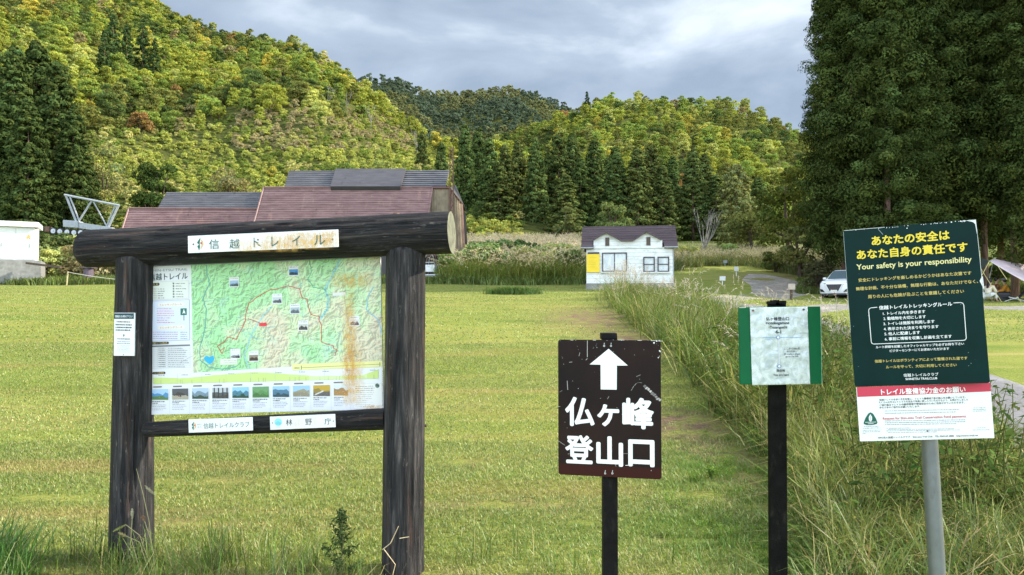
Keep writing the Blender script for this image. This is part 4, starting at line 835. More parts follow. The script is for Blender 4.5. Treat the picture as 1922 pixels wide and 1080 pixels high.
build_car()

# ------------------------------------------------------------------ camp under the tarp: people, low furniture
def skin_body(name, joints, edges, mat_, parent, sub=2):
    me = bpy.data.meshes.new(name); me.from_pydata([j[0] for j in joints], edges, []); o = link(name, me, mat_, parent)
    md = o.modifiers.new('skin', 'SKIN'); md.use_smooth_shade = True
    for v, j in zip(me.skin_vertices[0].data, joints): v.radius = (j[1], j[2] if len(j) > 2 else j[1])
    me.skin_vertices[0].data[0].use_root = True
    s = o.modifiers.new('sub', 'SUBSURF'); s.levels = s.render_levels = sub; return o
skin = mat('skin', (.55,.34,.25), .55)
def ico(name, c, r, sc, m, parent, sub=3):
    bm = bmesh.new(); bmesh.ops.create_icosphere(bm, subdivisions=sub, radius=r); me = bpy.data.meshes.new(name)
    for v in bm.verts: v.co = Vector((v.co.x*sc[0]+c[0], v.co.y*sc[1]+c[1], v.co.z*sc[2]+c[2]))
    bm.to_mesh(me); bm.free(); return link(name, me, m, parent, smooth=True)
def seated(loc, rz, label, top, bottom, hair, long_hair=False, cap=None, lean=.15, seat=.32):
    r = empty('person', loc, label, 'person', rz=rz); sh = seat+.50; f = lean
    J = [((0,0,seat+.06),.15,.12), ((0,-.02-f*.3,seat+.25),.135,.11), ((0,-.04-f*.7,seat+.42),.16,.11), ((0,-.05-f,sh+.04),.075,.07), ((0,-.06-f,sh+.11),.055), ((0,-.08-f,sh+.21),.085,.095), ((0,-.08-f,sh+.30),.085,.10), ((0,-.07-f,sh+.36),.05)]
    E = [(0,1),(1,2),(2,3),(3,4),(4,5),(5,6),(6,7)]
    for s in (-1, 1):
        b = len(J); J += [((s*.09,-.06,seat+.04),.10), ((s*.13,-.42,seat+.12),.075), ((s*.13,-.50,.10),.05), ((s*.13,-.52,.05),.045,.04), ((s*.13,-.68,.04),.04,.03)]
        E += [(0,b),(b,b+1),(b+1,b+2),(b+2,b+3),(b+3,b+4)]
        b = len(J); J += [((s*.20,-.05-f*.9,sh-.03),.065), ((s*.25,-.14-f,sh-.28),.05), ((s*.13,-.38-f,sh-.30),.036), ((s*.10,-.45-f,sh-.29),.028,.04)]
        E += [(2,b),(b,b+1),(b+1,b+2),(b+2,b+3)]
        h = len(J)
        for k in range(4): J += [((s*(.075+.018*k),-.50-f,sh-.30),.012), ((s*(.075+.018*k),-.535-f,sh-.325+.004*k),.010)]; E += [(b+3,h+2*k),(h+2*k,h+2*k+1)]
        J += [((s*.06,-.47-f,sh-.275),.012)]; E += [(b+3,h+8)]
    body = skin_body('person_body', J, E, skin, r)
    # clothing is grown over the same skeleton, a little fuller
    T = [((0,0,seat+.05),.175,.145), ((0,-.02-f*.3,seat+.25),.16,.135), ((0,-.04-f*.7,seat+.42),.18,.135), ((0,-.05-f,sh+.03),.085,.08)]; TE = [(0,1),(1,2),(2,3)]
    for s in (-1, 1): b = len(T); T += [((s*.20,-.05-f*.9,sh-.03),.088), ((s*.255,-.14-f,sh-.28),.072), ((s*.14,-.36-f,sh-.30),.055)]; TE += [(2,b),(b,b+1),(b+1,b+2)]
    skin_body('jacket', T, TE, top, r)
    P = [((0,.01,seat+.04),.165,.14)]; PE = []
    for s in (-1, 1): b = len(P); P += [((s*.09,-.07,seat+.04),.12), ((s*.13,-.42,seat+.12),.092), ((s*.13,-.50,.12),.07)]; PE += [(0,b),(b,b+1),(b+1,b+2)]
    skin_body('trousers', P, PE, bottom, r)
    hc = (0,-.07-f,sh+.27); ico('hair', (0,hc[1]+.02,hc[2]+.02), .118, (.95,1.05,1.12), hair, r)
    if long_hair: skin_body('hair', [((0,hc[1]+.05,hc[2]+.06),.09,.07),((0,hc[1]+.10,hc[2]-.12),.09,.05),((0,hc[1]+.12+f*.4,hc[2]-.36),.08,.035),((0,hc[1]+.12+f*.5,hc[2]-.5),.05,.02)], [(0,1),(1,2),(2,3)], hair, r)
    if cap: ico('cap', (0,hc[1]+.0,hc[2]+.06), .125, (1,1.08,.75), cap, r); mb = MB(); mb.tube([(0,hc[1]-.16,hc[2]+.05),(0,hc[1]-.16,hc[2]+.065)], .085, 14); mb.build('cap_brim', cap, r)
    face = ico('face', (0,hc[1]-.055,hc[2]-.03), .085, (.85,.75,1.05), skin, r); dk = mat('eye', (.02,.015,.01), .3)
    for s in (-1, 1): ico('eye', (s*.032,hc[1]-.115,hc[2]), .011, (1,.6,.7), dk, face, 2)
    ico('nose', (0,hc[1]-.125,hc[2]-.03), .014, (.8,1,1.3), skin, face, 2); ico('mouth', (0,hc[1]-.112,hc[2]-.07), .02, (1,.4,.3), mat('lips', (.40,.16,.14)), face, 2)
    return r
cloth = lambda n, c, v=.15: worn(n, c, v, 9, .85)
black_hair = mat('black_hair', (.015,.012,.012), .45)
def gp(u, v): return ground_at(u, v)
p = gp(1851, 566); seated((p[0], p[1]-.1, p[2]), R(110), 'seated person with long black hair, cream top and white trousers beside the sign', cloth('cream_top', (.66,.60,.46)), cloth('white_trousers', (.70,.70,.68)), black_hair, True, seat=.30)
p = gp(1899, 564); seated((p[0], p[1]+.2, p[2]), R(-118), 'seated person in orange jacket and grey cap under the tarp', cloth('orange_jacket', (.62,.27,.03)), cloth('dark_trousers', (.04,.04,.05)), black_hair, False, mat('grey_cap', (.16,.17,.18), .8), seat=.30)
p = gp(1884, 563); seated((p[0], p[1]+.9, p[2]), R(25), 'seated person in rust brown top behind the one in orange', cloth('rust_top', (.30,.13,.05)), cloth('grey_trousers', (.06,.06,.065)), black_hair, False, seat=.34)
dk = mat('black_fabric', (.025,.025,.028), .8)
pc = gp(1872, 565); t = empty('camp_table', (pc[0], pc[1]+.1, pc[2]), 'low dark camp table between the seated people', 'table'); mb = MB(); mb.box((0,0,.40), (.85,.5,.04)); mb.build('table_top', dk, t, bevel=.01)
for sx in (-1, 1):
    for sy in (-1, 1): mb = MB(); mb.tube([(sx*.38,sy*.2,0),(sx*.34,sy*.18,.39)], .018, 6); mb.build('leg', M['dull_steel'], t)
t = empty('camp_box', (pc[0]+.1, pc[1]-.25, pc[2]), 'dark fabric box standing in front of the low camp table', 'box'); mb = MB(); mb.box((0,0,.17), (.6,.3,.34)); mb.build('box_body', dk, t, bevel=.03); mb = MB(); mb.box((0,0,.36), (.62,.32,.04)); mb.build('lid', mat('grey_fabric', (.09,.09,.10), .8), t, bevel=.01)
p = gp(1893, 566); c_ = empty('camp_chair', (p[0]+.35, p[1], p[2]), 'low folding camp chair with slanted dark back beside orange jacket', 'camp chair', rz=R(-20)); mb = MB(); mb.prism([(-.6,-.25,.22),(.15,-.25,.20),(.15,.25,.20),(-.6,.25,.22)], (0,0,.03)); mb.build('seat', dk, c_)
mb = MB(); mb.prism([(.15,-.25,.20),(.62,-.25,.78),(.62,.25,.78),(.15,.25,.20)], (.02,0,-.03)); mb.build('backrest', dk, c_)
for s in (-1, 1):
    for a, b_ in (((-.55,0),(.1,.22)), ((.45,0),(-.35,.23))): mb = MB(); mb.tube([(a[0],s*.26,a[1]),(b_[0],s*.26,b_[1])], .016, 6); mb.build('leg', M['white_plastic'], c_)
# tarp with its pole and guy lines
q = gp(1867, 567); tp = empty('tarp_shelter', q, 'pinkish grey camping tarp held by a pole and yellow guy lines', 'tarp'); t0 = np.array(q)
m = worn('tarp_fabric', (.66,.53,.55), .08, 3, .8); m2 = mat('yellow_cord', (.62,.55,.22), .7)
a0, a1 = at(1857,490,q[1]), at(1868,486,q[1]+2.0); b0, b1 = at(2010,566,q[1]-1.0), at(2010,500,q[1]+3.2); Vt = []
for i in range(13):
    for j in range(9):
        s, t_ = i/12, j/8; p = (a0*(1-s)+b0*s)*(1-t_) + (a1*(1-s)+b1*s)*t_; Vt.append(p - np.array([0,0,.16*math.sin(math.pi*s)+.22*math.sin(math.pi*t_)*s]))
idx = np.arange(117).reshape(13, 9); f = np.stack([idx[:-1,:-1], idx[1:,:-1], idx[1:,1:], idx[:-1,1:]], -1).reshape(-1, 4); o = link('tarp', mesh_np('tarp', np.array(Vt)-t0, [f]), m, tp, smooth=True); sd = o.modifiers.new('thickness', 'SOLIDIFY'); sd.thickness = .006
mb = MB(); mb.prism([a0, at(1842,484,q[1]+.6), at(1842,507,q[1]+.2)], (0,.02,0)); mb.build('tarp_end', mat('dark_green_fabric', (.03,.04,.03), .8), tp, t0)
mb = MB(); mb.tube([at(1866,484,q[1]+.9), (at(1866,484,q[1])[0], q[1]+.9, q[2])], .02, 6); mb.build('pole', M['dull_steel'], tp, t0)
for a, b_ in (((1840,503),(1880,567)), ((1873,500),(1890,525)), ((1909,557),(1917,568)), ((1857,491),(1836,530))):
    mb = MB(); A, B_ = at(*a, q[1]-.2), at(*b_, q[1]-.5); mb.tube([A, B_], .014, 5); mb.build('guy_line', m2, tp, t0)

# ------------------------------------------------------------------ printed panels
TXT = {}
def text_np(s, bold=0.0):
    k = (s, bold)
    if k not in TXT:
        c = bpy.data.curves.new('t', 'FONT'); c.body = s; c.resolution_u = 3; c.offset = bold; o = bpy.data.objects.new('t', c); me = bpy.data.meshes.new_from_object(o)
        V = np.array([v.co[:2] for v in me.vertices]); Fc = [tuple(p.vertices) for p in me.polygons]
        bpy.data.meshes.remove(me); bpy.data.objects.remove(o); bpy.data.curves.remove(c); TXT[k] = (V, Fc)
    return TXT[k]
def homography(src, dst):
    A = []
    for (x, y), (u, v) in zip(src, dst): A += [[x,y,1,0,0,0,-u*x,-u*y],[0,0,0,x,y,1,-v*x,-v*y]]
    h = np.linalg.solve(np.array(A, float), np.array(dst, float).ravel()); return np.append(h, 1).reshape(3, 3)
class Panel:
    """a flat rectangular plate: its place, size and tilt are solved from the corners seen in the photograph at a chosen distance"""
    def __init__(s, px, Y, stiff=0, yaw0=0.):
        px = np.array(px, float); c = px.mean(0); P = at(*c, Y); q = np.array([P[0], P[2], yaw0, 0, 0, np.hypot(*(px[1]-px[0]))*Y/F, np.hypot(*(px[3]-px[0]))*Y/F])
        def corners(q):
            Rm = np.array((Matrix.Rotation(q[2], 3, 'Z') @ Matrix.Rotation(q[3], 3, 'X') @ Matrix.Rotation(q[4], 3, 'Y')))
            return Rm, [np.array([q[0], Y, q[1]]) + Rm @ np.array([sx*q[5]/2, 0, sz*q[6]/2]) for sx, sz in ((-1,1),(1,1),(1,-1),(-1,-1))]
        res = lambda q: np.append((np.array([proj(p) for p in corners(q)[1]]) - px).ravel(), [q[3]*(60+stiff), (q[2]-yaw0)*(4+stiff)])
        for _ in range(25):
            r = res(q); J = np.stack([(res(q + d) - r)/1e-5 for d in np.eye(7)*1e-5], 1); q = q - np.linalg.lstsq(J, r, rcond=None)[0]
        s.Rm, s.c = corners(q); s.C = np.array([q[0], Y, q[1]]); s.W, s.H = q[5], q[6]; s.q = q; s.err = np.abs(res(q)[:8]).max()
        s.Hm = homography(px, [(-.5,.5),(.5,.5),(.5,-.5),(-.5,-.5)]); s.pw = (np.hypot(*(px[1]-px[0]))+np.hypot(*(px[2]-px[3])))/2; s.ph = (np.hypot(*(px[3]-px[0]))+np.hypot(*(px[2]-px[1])))/2
        s.polys = []; s.layer = 0
    def M4(s): m = Matrix(s.Rm.tolist()).to_4x4(); m.translation = Vector(s.C); return m
    def l(s, x, y): p = s.Hm @ np.array([x, y, 1.]); return p[0]/p[2]*s.W, p[1]/p[2]*s.H
    def up(s): s.layer += 1; return s
    def raw(s, pts, col, faces=None): s.polys.append((np.array(pts), faces or [tuple(range(len(pts)))], col, s.layer))
    def poly(s, pts, col): s.raw([s.l(*p) for p in pts][::-1] if s.area(pts) > 0 else [s.l(*p) for p in pts], col)
    @staticmethod
    def area(p): return sum(p[i][0]*p[(i+1) % len(p)][1]-p[(i+1) % len(p)][0]*p[i][1] for i in range(len(p)))
    def rect(s, cx, cy, w, h, col, r=0):
        x, y = s.l(cx, cy); a, b = w*s.W/s.pw/2, h*s.H/s.ph/2
        if r:
            r = min(r*s.W/s.pw, a, b); pts = [(x+sx*(a-r)+r*math.cos(t), y+sy*(b-r)+r*math.sin(t)) for sx, sy, t0 in ((1,1,0),(-1,1,90),(-1,-1,180),(1,-1,270)) for t in np.radians(np.linspace(t0, t0+90, 5))]
        else: pts = [(x-a,y-b),(x+a,y-b),(x+a,y+b),(x-a,y+b)]
        s.raw(pts, col)
    def disc(s, cx, cy, r, col, n=20): x, y = s.l(cx, cy); k = s.W/s.pw; s.raw([(x+r*k*math.cos(t), y+r*k*math.sin(t)) for t in np.linspace(0, 2*np.pi, n+1)[:-1]], col)
    def line(s, pts, w, col):
        P = np.array([s.l(*p) for p in pts]); w = w*s.W/s.pw
        for a, b in zip(P[:-1], P[1:]):
            t = (b-a)/(np.linalg.norm(b-a)+1e-9); n = np.array([-t[1], t[0]])*w/2; a = a-t*w*.3; b = b+t*w*.3; s.raw([a-n, b-n, b+n, a+n], col)
    def text(s, str_, cx, cy, w, col, h=None, bold=0.0):
        bold2 = max(bold, 0) if bold > .009 else 0; V, Fc = text_np(str_, 0 if bold2 else bold); lo, hi = V.min(0), V.max(0); x, y = s.l(cx, cy); k = w*s.W/s.pw/(hi[0]-lo[0]); ky = k if h is None else h*s.H/s.ph/(hi[1]-lo[1])
        B = (V - (lo+hi)/2)*np.array([k, ky]) + np.array([x, y]); bo = bold2*k
        for j, (dx, dy) in enumerate(((0,0),(1,0),(-1,0),(0,1),(0,-1),(.7,.7),(-.7,.7),(.7,-.7),(-.7,-.7)) if bold2 else ((0,0),)):
            s.polys.append((B + np.array([dx, dy])*bo, Fc, col, s.layer + j*.03))
    def dashes(s, x0, y, x1, col, th=1.1, rng=random, slope=0., lo=1.5, hi=5):
        x = x0
        while x < x1:
            d = rng.uniform(lo, hi); e = min(x+d, x1); s.rect((x+e)/2, y + slope*((x+e)/2-x0), e-x, th*rng.uniform(.8, 1.15), tuple(c*rng.uniform(.9, 1.3) for c in col)); x = e + rng.uniform(.4, 1.3)
    def build_print(s, name, parent, off, m=None, step=.00035):
        V, Fs, C = [], [], []; base = -off
        for pts, faces, col, ly in s.polys:
            b = len(V); V += [(p[0], base - .0006 - ly*step, p[1]) for p in pts]; C += [col]*len(pts); Fs += [tuple(i+b for i in f) for f in faces]
        me = bpy.data.meshes.new(name); me.from_pydata(V, [], Fs); a = me.attributes.new('Col', 'FLOAT_COLOR', 'POINT'); c4 = np.ones((len(V), 4), np.float32); c4[:, :3] = np.array(C); a.data.foreach_set('color', c4.ravel())
        o = link(name, me, m or M['print'], parent); o.matrix_local = s.local(parent); return o
    def local(s, parent):
        w = Matrix.Identity(4)
        while parent is not None: w = parent.matrix_basis @ w; parent = parent.parent
        return w.inverted() @ s.M4()
    def plate(s, name, parent, th, m, r=.0, bevel=.0015, back=0.):
        """plate solid, front face at local y = -th"""
        a, b = s.W/2, s.H/2
        pts = [(sx*(a-r)+r*math.cos(t), sy*(b-r)+r*math.sin(t)) for sx, sy, t0 in ((1,1,0),(-1,1,90),(-1,-1,180),(1,-1,270)) for t in np.radians(np.linspace(t0, t0+90, 6 if r else 1))]
        mb = MB(); mb.prism([(x, -th, y) for x, y in pts], (0, th+back, 0)); o = mb.build(name, m, parent, bevel=bevel); o.matrix_local = s.local(parent); return o
def nrm(c): return lin(c)
INK = lin('#2b2f33'); WHT = (.84,.85,.84); GRY = (.28,.29,.31)

# ------------------------------------------------------------------ notice board of charred logs
def char_mat(name, brown=.5, g=1.):
    m = mat(name, (.02,.018,.017), .62, spec=.15); b = NB(m)
    v = b.coord((16, 16, 1.1)); f = b.noise(v, 2.2, 8, .68, .3)
    c = b.ramp(f, [(.30, (.004,.004,.004)), (.46, (.017,.016,.0165)), (.58, (.038,.035,.034)), (.72, (.115,.102,.093))]); c = b.mix(1.0, c, (g,)*3, 'MULTIPLY')
    c = b.mix(b.ramp(b.noise(b.coord((9, 9, .7), loc=(3,2,1)), 2.0, 7, .68), [(.56, (0,0,0)), (.70, (brown,)*3)]), c, (.15,.075,.045))
    c = b.mix(b.ramp(b.noise(b.coord((14, 14, 3.2), loc=(7,1,4)), 3.2, 8, .72), [(.60, (0,0,0)), (.68, (.6,)*3)]), c, (.27,.235,.19))
    b.col(c); b.rough(b.ramp(f, [(.3, (.42,)*3), (.7, (.8,)*3)])); b.bump(b.math('ADD', f, b.noise(b.coord((40, 40, 2.6)), 2.5, 5, .7)), 1.0, .02); return m
M['char'] = char_mat('charred_log', .55, 1.7); M['char_dark'] = char_mat('charred_log_dark', .4, 1.2)
M['cut_wood'] = worn('mossy_cut_wood', (.15,.15,.10), .4, 22, .9, dirt=(.09,.09,.06), bump=.4)
def log(name, parent, a, b_, r0, r1, seed, m, cap=None, n=56, L=110, cracks=7, tip=0., dome=0., clip=None):
    """charred round log from a to b: drying cracks and flutes cut into the mesh; local z runs along the log"""
    a, b_ = np.array(a, float), np.array(b_, float); ln = np.linalg.norm(b_-a); th = np.linspace(0, 2*np.pi, n, endpoint=False); rng = np.random.default_rng(seed)
    ck = [(rng.uniform(0, 6.28), rng.uniform(.02, .06), rng.uniform(0, 1), rng.uniform(.12, .5), rng.uniform(.25, 1)) for _ in range(cracks)]; V = []
    for i in range(L+1):
        t = i/L; r = r0 + (r1-r0)*t; z = t*ln
        if tip and t*ln < tip: q = 1-t*ln/tip; r *= math.sqrt(max(.02, 1-.85*q**2))
        if dome and (1-t)*ln < dome: q = 1-(1-t)*ln/dome; r *= math.sqrt(max(.03, 1-.8*q**2))
        rad = r*(1 + .035*(vnoise(np.cos(th)*1.6+seed, np.sin(th)*1.6+z*.8, 1, seed, 3)-.5)*2 + .018*(vnoise(th*9/6.28*2, np.full(n, z*1.5), 1, seed+3, 2)-.5))
        for (c0, w, tc_, tl, dp) in ck:
            env = np.clip(1-abs(t-tc_)/tl, 0, 1)**.5; d = (th-c0-.12*math.sin(z*4+c0)+np.pi) % (2*np.pi) - np.pi; rad = rad - r*.13*dp*env*np.exp(-(d/w)**2)
        for k in range(n): V.append((rad[k]*math.cos(th[k]), rad[k]*math.sin(th[k]), z))
    V = np.array(V); i = np.arange((L+1)*n).reshape(L+1, n); f = np.stack([i[:-1], np.roll(i[:-1], -1, 1), np.roll(i[1:], -1, 1), i[1:]], -1).reshape(-1, 4)
    V = np.concatenate([V, [(0,0,V[:n, 2].mean()), (0,0,ln+.004)]]); c0, c1 = len(V)-2, len(V)-1
    t0 = np.stack([np.roll(i[0], -1), i[0], np.full(n, c0)], 1); t1 = np.stack([i[-1], np.roll(i[-1], -1), np.full(n, c1)], 1)
    me = mesh_np(name, V, [f, t0, t1], None, np.concatenate([np.zeros(len(f)), np.full(n, 1 if cap in ('a','ab') else 0), np.full(n, 1 if cap in ('b','ab') else 0)]))
    o = link(name, me, [m, M['cut_wood']], parent); me.polygons.foreach_set('use_smooth', np.ones(len(me.polygons), bool)); me.set_sharp_from_angle(angle=R(50))
    q = Vector(b_-a).to_track_quat('Z', 'X'); o.matrix_local = Matrix.LocRotScale(Vector(a) - (Vector(parent.location) if parent else Vector()), q, None); return o
BY, BYAW = 4.50, -0.115
def by(u): return BY + math.tan(BYAW)*(at(u, 600, BY)[0]-at(500, 600, BY)[0])
bx = at(500, 900, BY)[0]; board = empty('notice_board', (bx, BY, float(G(bx, BY))), 'log framed trail map notice board with white title plate, standing at left', 'notice board'); bo = board.location
log('post', board, at(246, 1085, by(246)-.05), at(253, 474, by(250)-.05), .128, .103, 1, M['char'], None, cracks=13, dome=.05)
log('post', board, at(756, 1130, by(756)-.05), at(762, 455, by(756)-.05), .123, .114, 2, M['char'], None, cracks=14, dome=.07)
log('top_log', board, at(149, 468, by(149)-.04), at(848, 436.7, by(848)-.06), .117, .122, 3, M['char_dark'], 'b', L=150, cracks=18, tip=.07)
log('cross_log', board, at(268, 807, by(268)-.165), at(723, 786.5, by(723)-.05), .044, .063, 4, M['char_dark'], 'a', cracks=6, tip=.03)
mb = MB(); c = at(744, 404, by(744)-.05); mb.tube([c-(0,0,.03), c+(0,0,.012)], [.022,.018], 10); mb.build('bolt', M['rust'], board, bo, smooth=True)
mb = MB(); c = at(797, 799, by(780)-.02); mb.tube([c-(.05,0,0), c+(.012,0,0)], .009, 8); mb.build('bolt', M['rust'], board, bo, smooth=True)
# map panel
mp_ = Panel([(285,501),(716,483),(721,766.5),(282.5,780.5)], BY+.005, 60, BYAW)
backing = mp_.plate('map_panel', board, .018, mat('panel_white', (.78,.79,.80), .4), .0, .002)
def map_mat():
    m = mat('printed_map', rough=.42, spec=.4); b = NB(m); o = b.n('ShaderNodeTexCoord').outputs['Object']
    mpv = lambda sc, l=(0,0,0): b.n('ShaderNodeMapping', {'Vector': o, 'Scale': sc, 'Location': l}).outputs[0]
    def relief(l): return b.n('ShaderNodeTexNoise', {'Vector': mpv((1,1,1), l), 'Scale': 19, 'Detail': 6, 'Roughness': .58, 'Distortion': .9}, noise_dimensions='3D').outputs[0]
    d = b.math('SUBTRACT', relief((0,0,0)), relief((.0045,0,-.0045)))
    sh = b.math('MULTIPLY_ADD', d, 5.0); sh.node.inputs[2].default_value = .5
    big = b.noise(mpv((1,1,1), (2.3,0,.4)), 3.6, 4, .55, .5); sx = b.n('ShaderNodeSeparateXYZ', {0: o})
    g = b.math('ADD', big, b.math('MULTIPLY', b.math('SUBTRACT', sx.outputs[0], 0.15), .20)); g = b.math('ADD', g, b.math('MULTIPLY', sx.outputs[2], -.22))
    c = b.ramp(g, [(.36, (.42,.78,.38)), (.46, (.55,.83,.47)), (.53, (.70,.80,.50)), (.63, (.77,.70,.50))])
    c = b.mix(b.ramp(b.noise(mpv((1,1,1), (5,0,3)), 7, 3, .5), [(.62, (0,0,0)), (.75, (.55,)*3)]), c, (.52,.80,.72))
    c = b.mix(.75, c, b.ramp(sh, [(.25, (.42,.40,.36)), (.5, (.86,.86,.84)), (.75, (1,1,1))]), 'MULTIPLY')
    ln_ = b.n('ShaderNodeTexVoronoi', {'Vector': mpv((1,1,1)), 'Scale': 16}, feature='DISTANCE_TO_EDGE').outputs[0]
    c = b.mix(b.ramp(ln_, [(.0, (.35,)*3), (.03, (0,0,0))]), c, (.35,.62,.58)); b.col(c); return m
# printed sheet of the map, a separate coloured area of the panel
pts = [(364,498),(716,483.3),(719.2,676),(366,700)]
ms = MB(); L4 = [mp_.l(*p) for p in pts]; ms.add([(x, -.0186, y) for x, y in L4], [(0,1,2,3)]); o = ms.build('map_sheet', map_mat(), board); o.matrix_local = mp_.local(board)
pr = mp_; rg = random.Random(4)
def jl(pts, n=4, a=1.2):
    out = []
    for p, q in zip(pts[:-1], pts[1:]):
        for k in range(n): t = k/n; out.append((p[0]+(q[0]-p[0])*t+rg.uniform(-a, a)*(k > 0), p[1]+(q[1]-p[1])*t+rg.uniform(-a, a)*(k > 0)))
    return out + [pts[-1]]
pr.up(); teal = (.10,.36,.36); pale = (.33,.66,.66)
pr.line(jl([(393,498),(398,535),(385.5,562),(392,580),(390,613),(379,651),(379,675.5),(394,689),(421,693),(445.5,689)]), 1.4, teal)
pr.line(jl([(642.6,488),(630,510.5),(614,543),(620,561),(617,582),(606,598)]), 3.6, pale); pr.line(jl([(703.7,539),(695.5,551),(689.5,580),(710,598),(719,627)]), 1.8, (.28,.55,.66)); pr.line(jl([(586,491),(589,510),(582,525),(592,540),(606,541),(614,545)]), 1.2, (.08,.40,.25))
pr.line(jl([(470,690),(462,668),(468,650),(478,625),(500,590),(515,575)]), 2.2, (.38,.68,.68)); pr.line(jl([(640,630),(655,600),(650,560),(652,540)]), .7, (.35,.36,.34))
for k in range(34):
    a = (rg.uniform(372, 712), rg.uniform(505, 672)); pr.line(jl([a, (a[0]+rg.uniform(-22, 22), a[1]+rg.uniform(-22, 22)), (a[0]+rg.uniform(-40, 40), a[1]+rg.uniform(-26, 26))], 4, 2), .55, (.42,.45,.36) if k % 2 else (.22,.48,.52))
pr.up(); red = (.62,.07,.05)
pr.line(jl([(421,664),(412,650),(423,644),(432,633),(448,637),(454,624),(465.5,601),(467,587),(472,569),(492,555.5),(513,544),(530,541),(545,537),(567,542),(572,559),(581,561.5),(582.5,576),(587.6,590),(602,593),(603,602),(607,610),(606,641),(628,648),(630,654),(635.5,656),(632,665)], 3, 1.0), 1.25, red); pr.line([(470,598),(492,606)], 1, (.35,.05,.05))
pr.line(jl([(412,650),(418,658),(426,652),(421,664)], 2, .8), .9, red); pr.poly([(386,672),(392,668),(397,671),(404,667),(406,674),(402,681),(397,684),(390,679)], (.03,.42,.80))
for k in range(70): x, y = rg.uniform(372, 712), rg.uniform(500, 672); pr.dashes(x, y, x+rg.uniform(4, 10), (.20,.22,.20), .8, rg)
pr.rect(498, 609, 14, 6.5, (.78,.05,.06))
for x, y, c1, c2 in ((445,530,(.35,.50,.66),(.09,.12,.07)),(556,509,(.08,.30,.62),(.06,.07,.09)),(525,561,(.55,.60,.64),(.10,.11,.12)),(558,580,(.42,.50,.54),(.22,.26,.27)),(573,611,(.55,.55,.50),(.06,.06,.05)),(668,602,(.70,.68,.66),(.20,.06,.06)),(446,664,(.74,.76,.78),(.03,.03,.03)),(480,669,(.30,.25,.18),(.08,.06,.04))):
    pr.up(); pr.rect(x, y, 18.5, 19, (.80,.81,.80)); pr.dashes(x-7, y-7, x+7, INK, 1, rg); pr.up(); pr.rect(x, y+2.5, 16.5, 11, c1); pr.poly([(x-8,y+7.8),(x-8,y+4),(x-3,y+1+rg.uniform(-2,2)),(x+2,y+3),(x+5,y),(x+8,y+4),(x+8,y+7.8)], c2); pr.layer -= 2
pr.rect(640, 552, 24, 6, (.74,.75,.72)); pr.rect(433, 679, 32, 11, (.76,.79,.66)); pr.dashes(424, 677, 447, GRY, .8, rg); pr.dashes(424, 681, 447, GRY, .8, rg)
# left column
pr.text('SHIN-ETSU TRAIL', 323, 507.3, 71, (.25,.30,.30), 4.5); pr.text('信越トレイル', 321.5, 519.5, 74, lin('#1d4038'), 13.5, .008)
pr.rect(323.5, 545, 74, 34.5, (.66,.70,.62)); pr.up(); pr.rect(323.5, 545.4, 72.6, 33, (.76,.79,.72)); pr.up(); pr.rect(297, 534.3, 16, 5.4, (.03,.03,.03), 2.7); pr.up(); pr.text('凡 例', 297, 534.3, 10, (.80,.66,.25), 3.6); pr.layer -= 3
for k in range(5): pr.up(); pr.rect(295, 543+k*4.2, 9, .9, ((.3,.2,.15),(.7,.3,.2),(.6,.6,.2),(.5,.6,.4),(.4,.4,.4))[k]); pr.dashes(301, 543+k*4.2, 312+rg.uniform(-2, 4), INK, 1.2, rg); pr.layer -= 1
for k in range(6): pr.up(); pr.rect(331, 532.5+k*5, 3, 3, (.12,.13,.13)); pr.dashes(335, 532.5+k*5, 346+rg.uniform(0, 9), INK, 1.2, rg); pr.layer -= 1
pr.rect(324, 602, 74.5, 77, (.40,.42,.52)); pr.up(); pr.rect(324, 602, 73, 75.5, (.72,.78,.90)); pr.up(); pr.rect(326, 572, 52, 7, (.86,.80,.72), 3); pr.rect(326, 615, 52, 7, (.86,.80,.72), 3); pr.rect(349.5, 585.5, 12, 13, (.02,.16,.11)); pr.up(); pr.text('トレッキングルール', 326, 572, 42, (.45,.22,.14), 4); pr.text('トレッキングコース', 326, 615, 42, (.45,.22,.14), 4)
pr.disc(350, 582.5, 1.3, WHT, 8); pr.poly([(347,590),(349,584),(352,584),(353,590),(351,588),(349,588)], WHT); pr.rect(350, 597, 1.3, 10, (.05,.06,.06))
for k in range(7): pr.dashes(299, 580+k*4.3, 320+rg.uniform(0, 14), (.62,.20,.30), 1.2, rg)
for k in range(4): pr.dashes(291, 624+k*4, 338, (.45,.28,.42), 1.3, rg); pr.dashes(343, 624+k*4, 356, GRY, 1.1, rg)
pr.layer -= 3; pr.rect(304, 644.7, 34, 4.6, (.03,.03,.03), 2.3); pr.up(); pr.text('信越トレイルの問合先', 304, 644.7, 28, (.80,.66,.25), 3.2); pr.layer -= 1; pr.rect(324, 649.5, 74, 2.8, (.18,.19,.20))
for k in range(10): y = 654+k*3.9; pr.rect(324, y+2, 74, .35, (.55,.56,.57)); pr.dashes(301, y, 314, INK, 1.2, rg, lo=1, hi=1.6); pr.dashes(319, y, 345+rg.uniform(0, 14), GRY, 1.1, rg)
for x in (287.5, 292, 299, 317, 360.5): pr.rect(x, 671, .4, 40, (.55,.56,.57))
pr.rect(301, 701, 25, 4.6, (.03,.03,.03), 2.3); pr.up(); pr.text('トレイル断面図', 301, 701, 19, (.80,.66,.25), 3.2); pr.layer -= 1
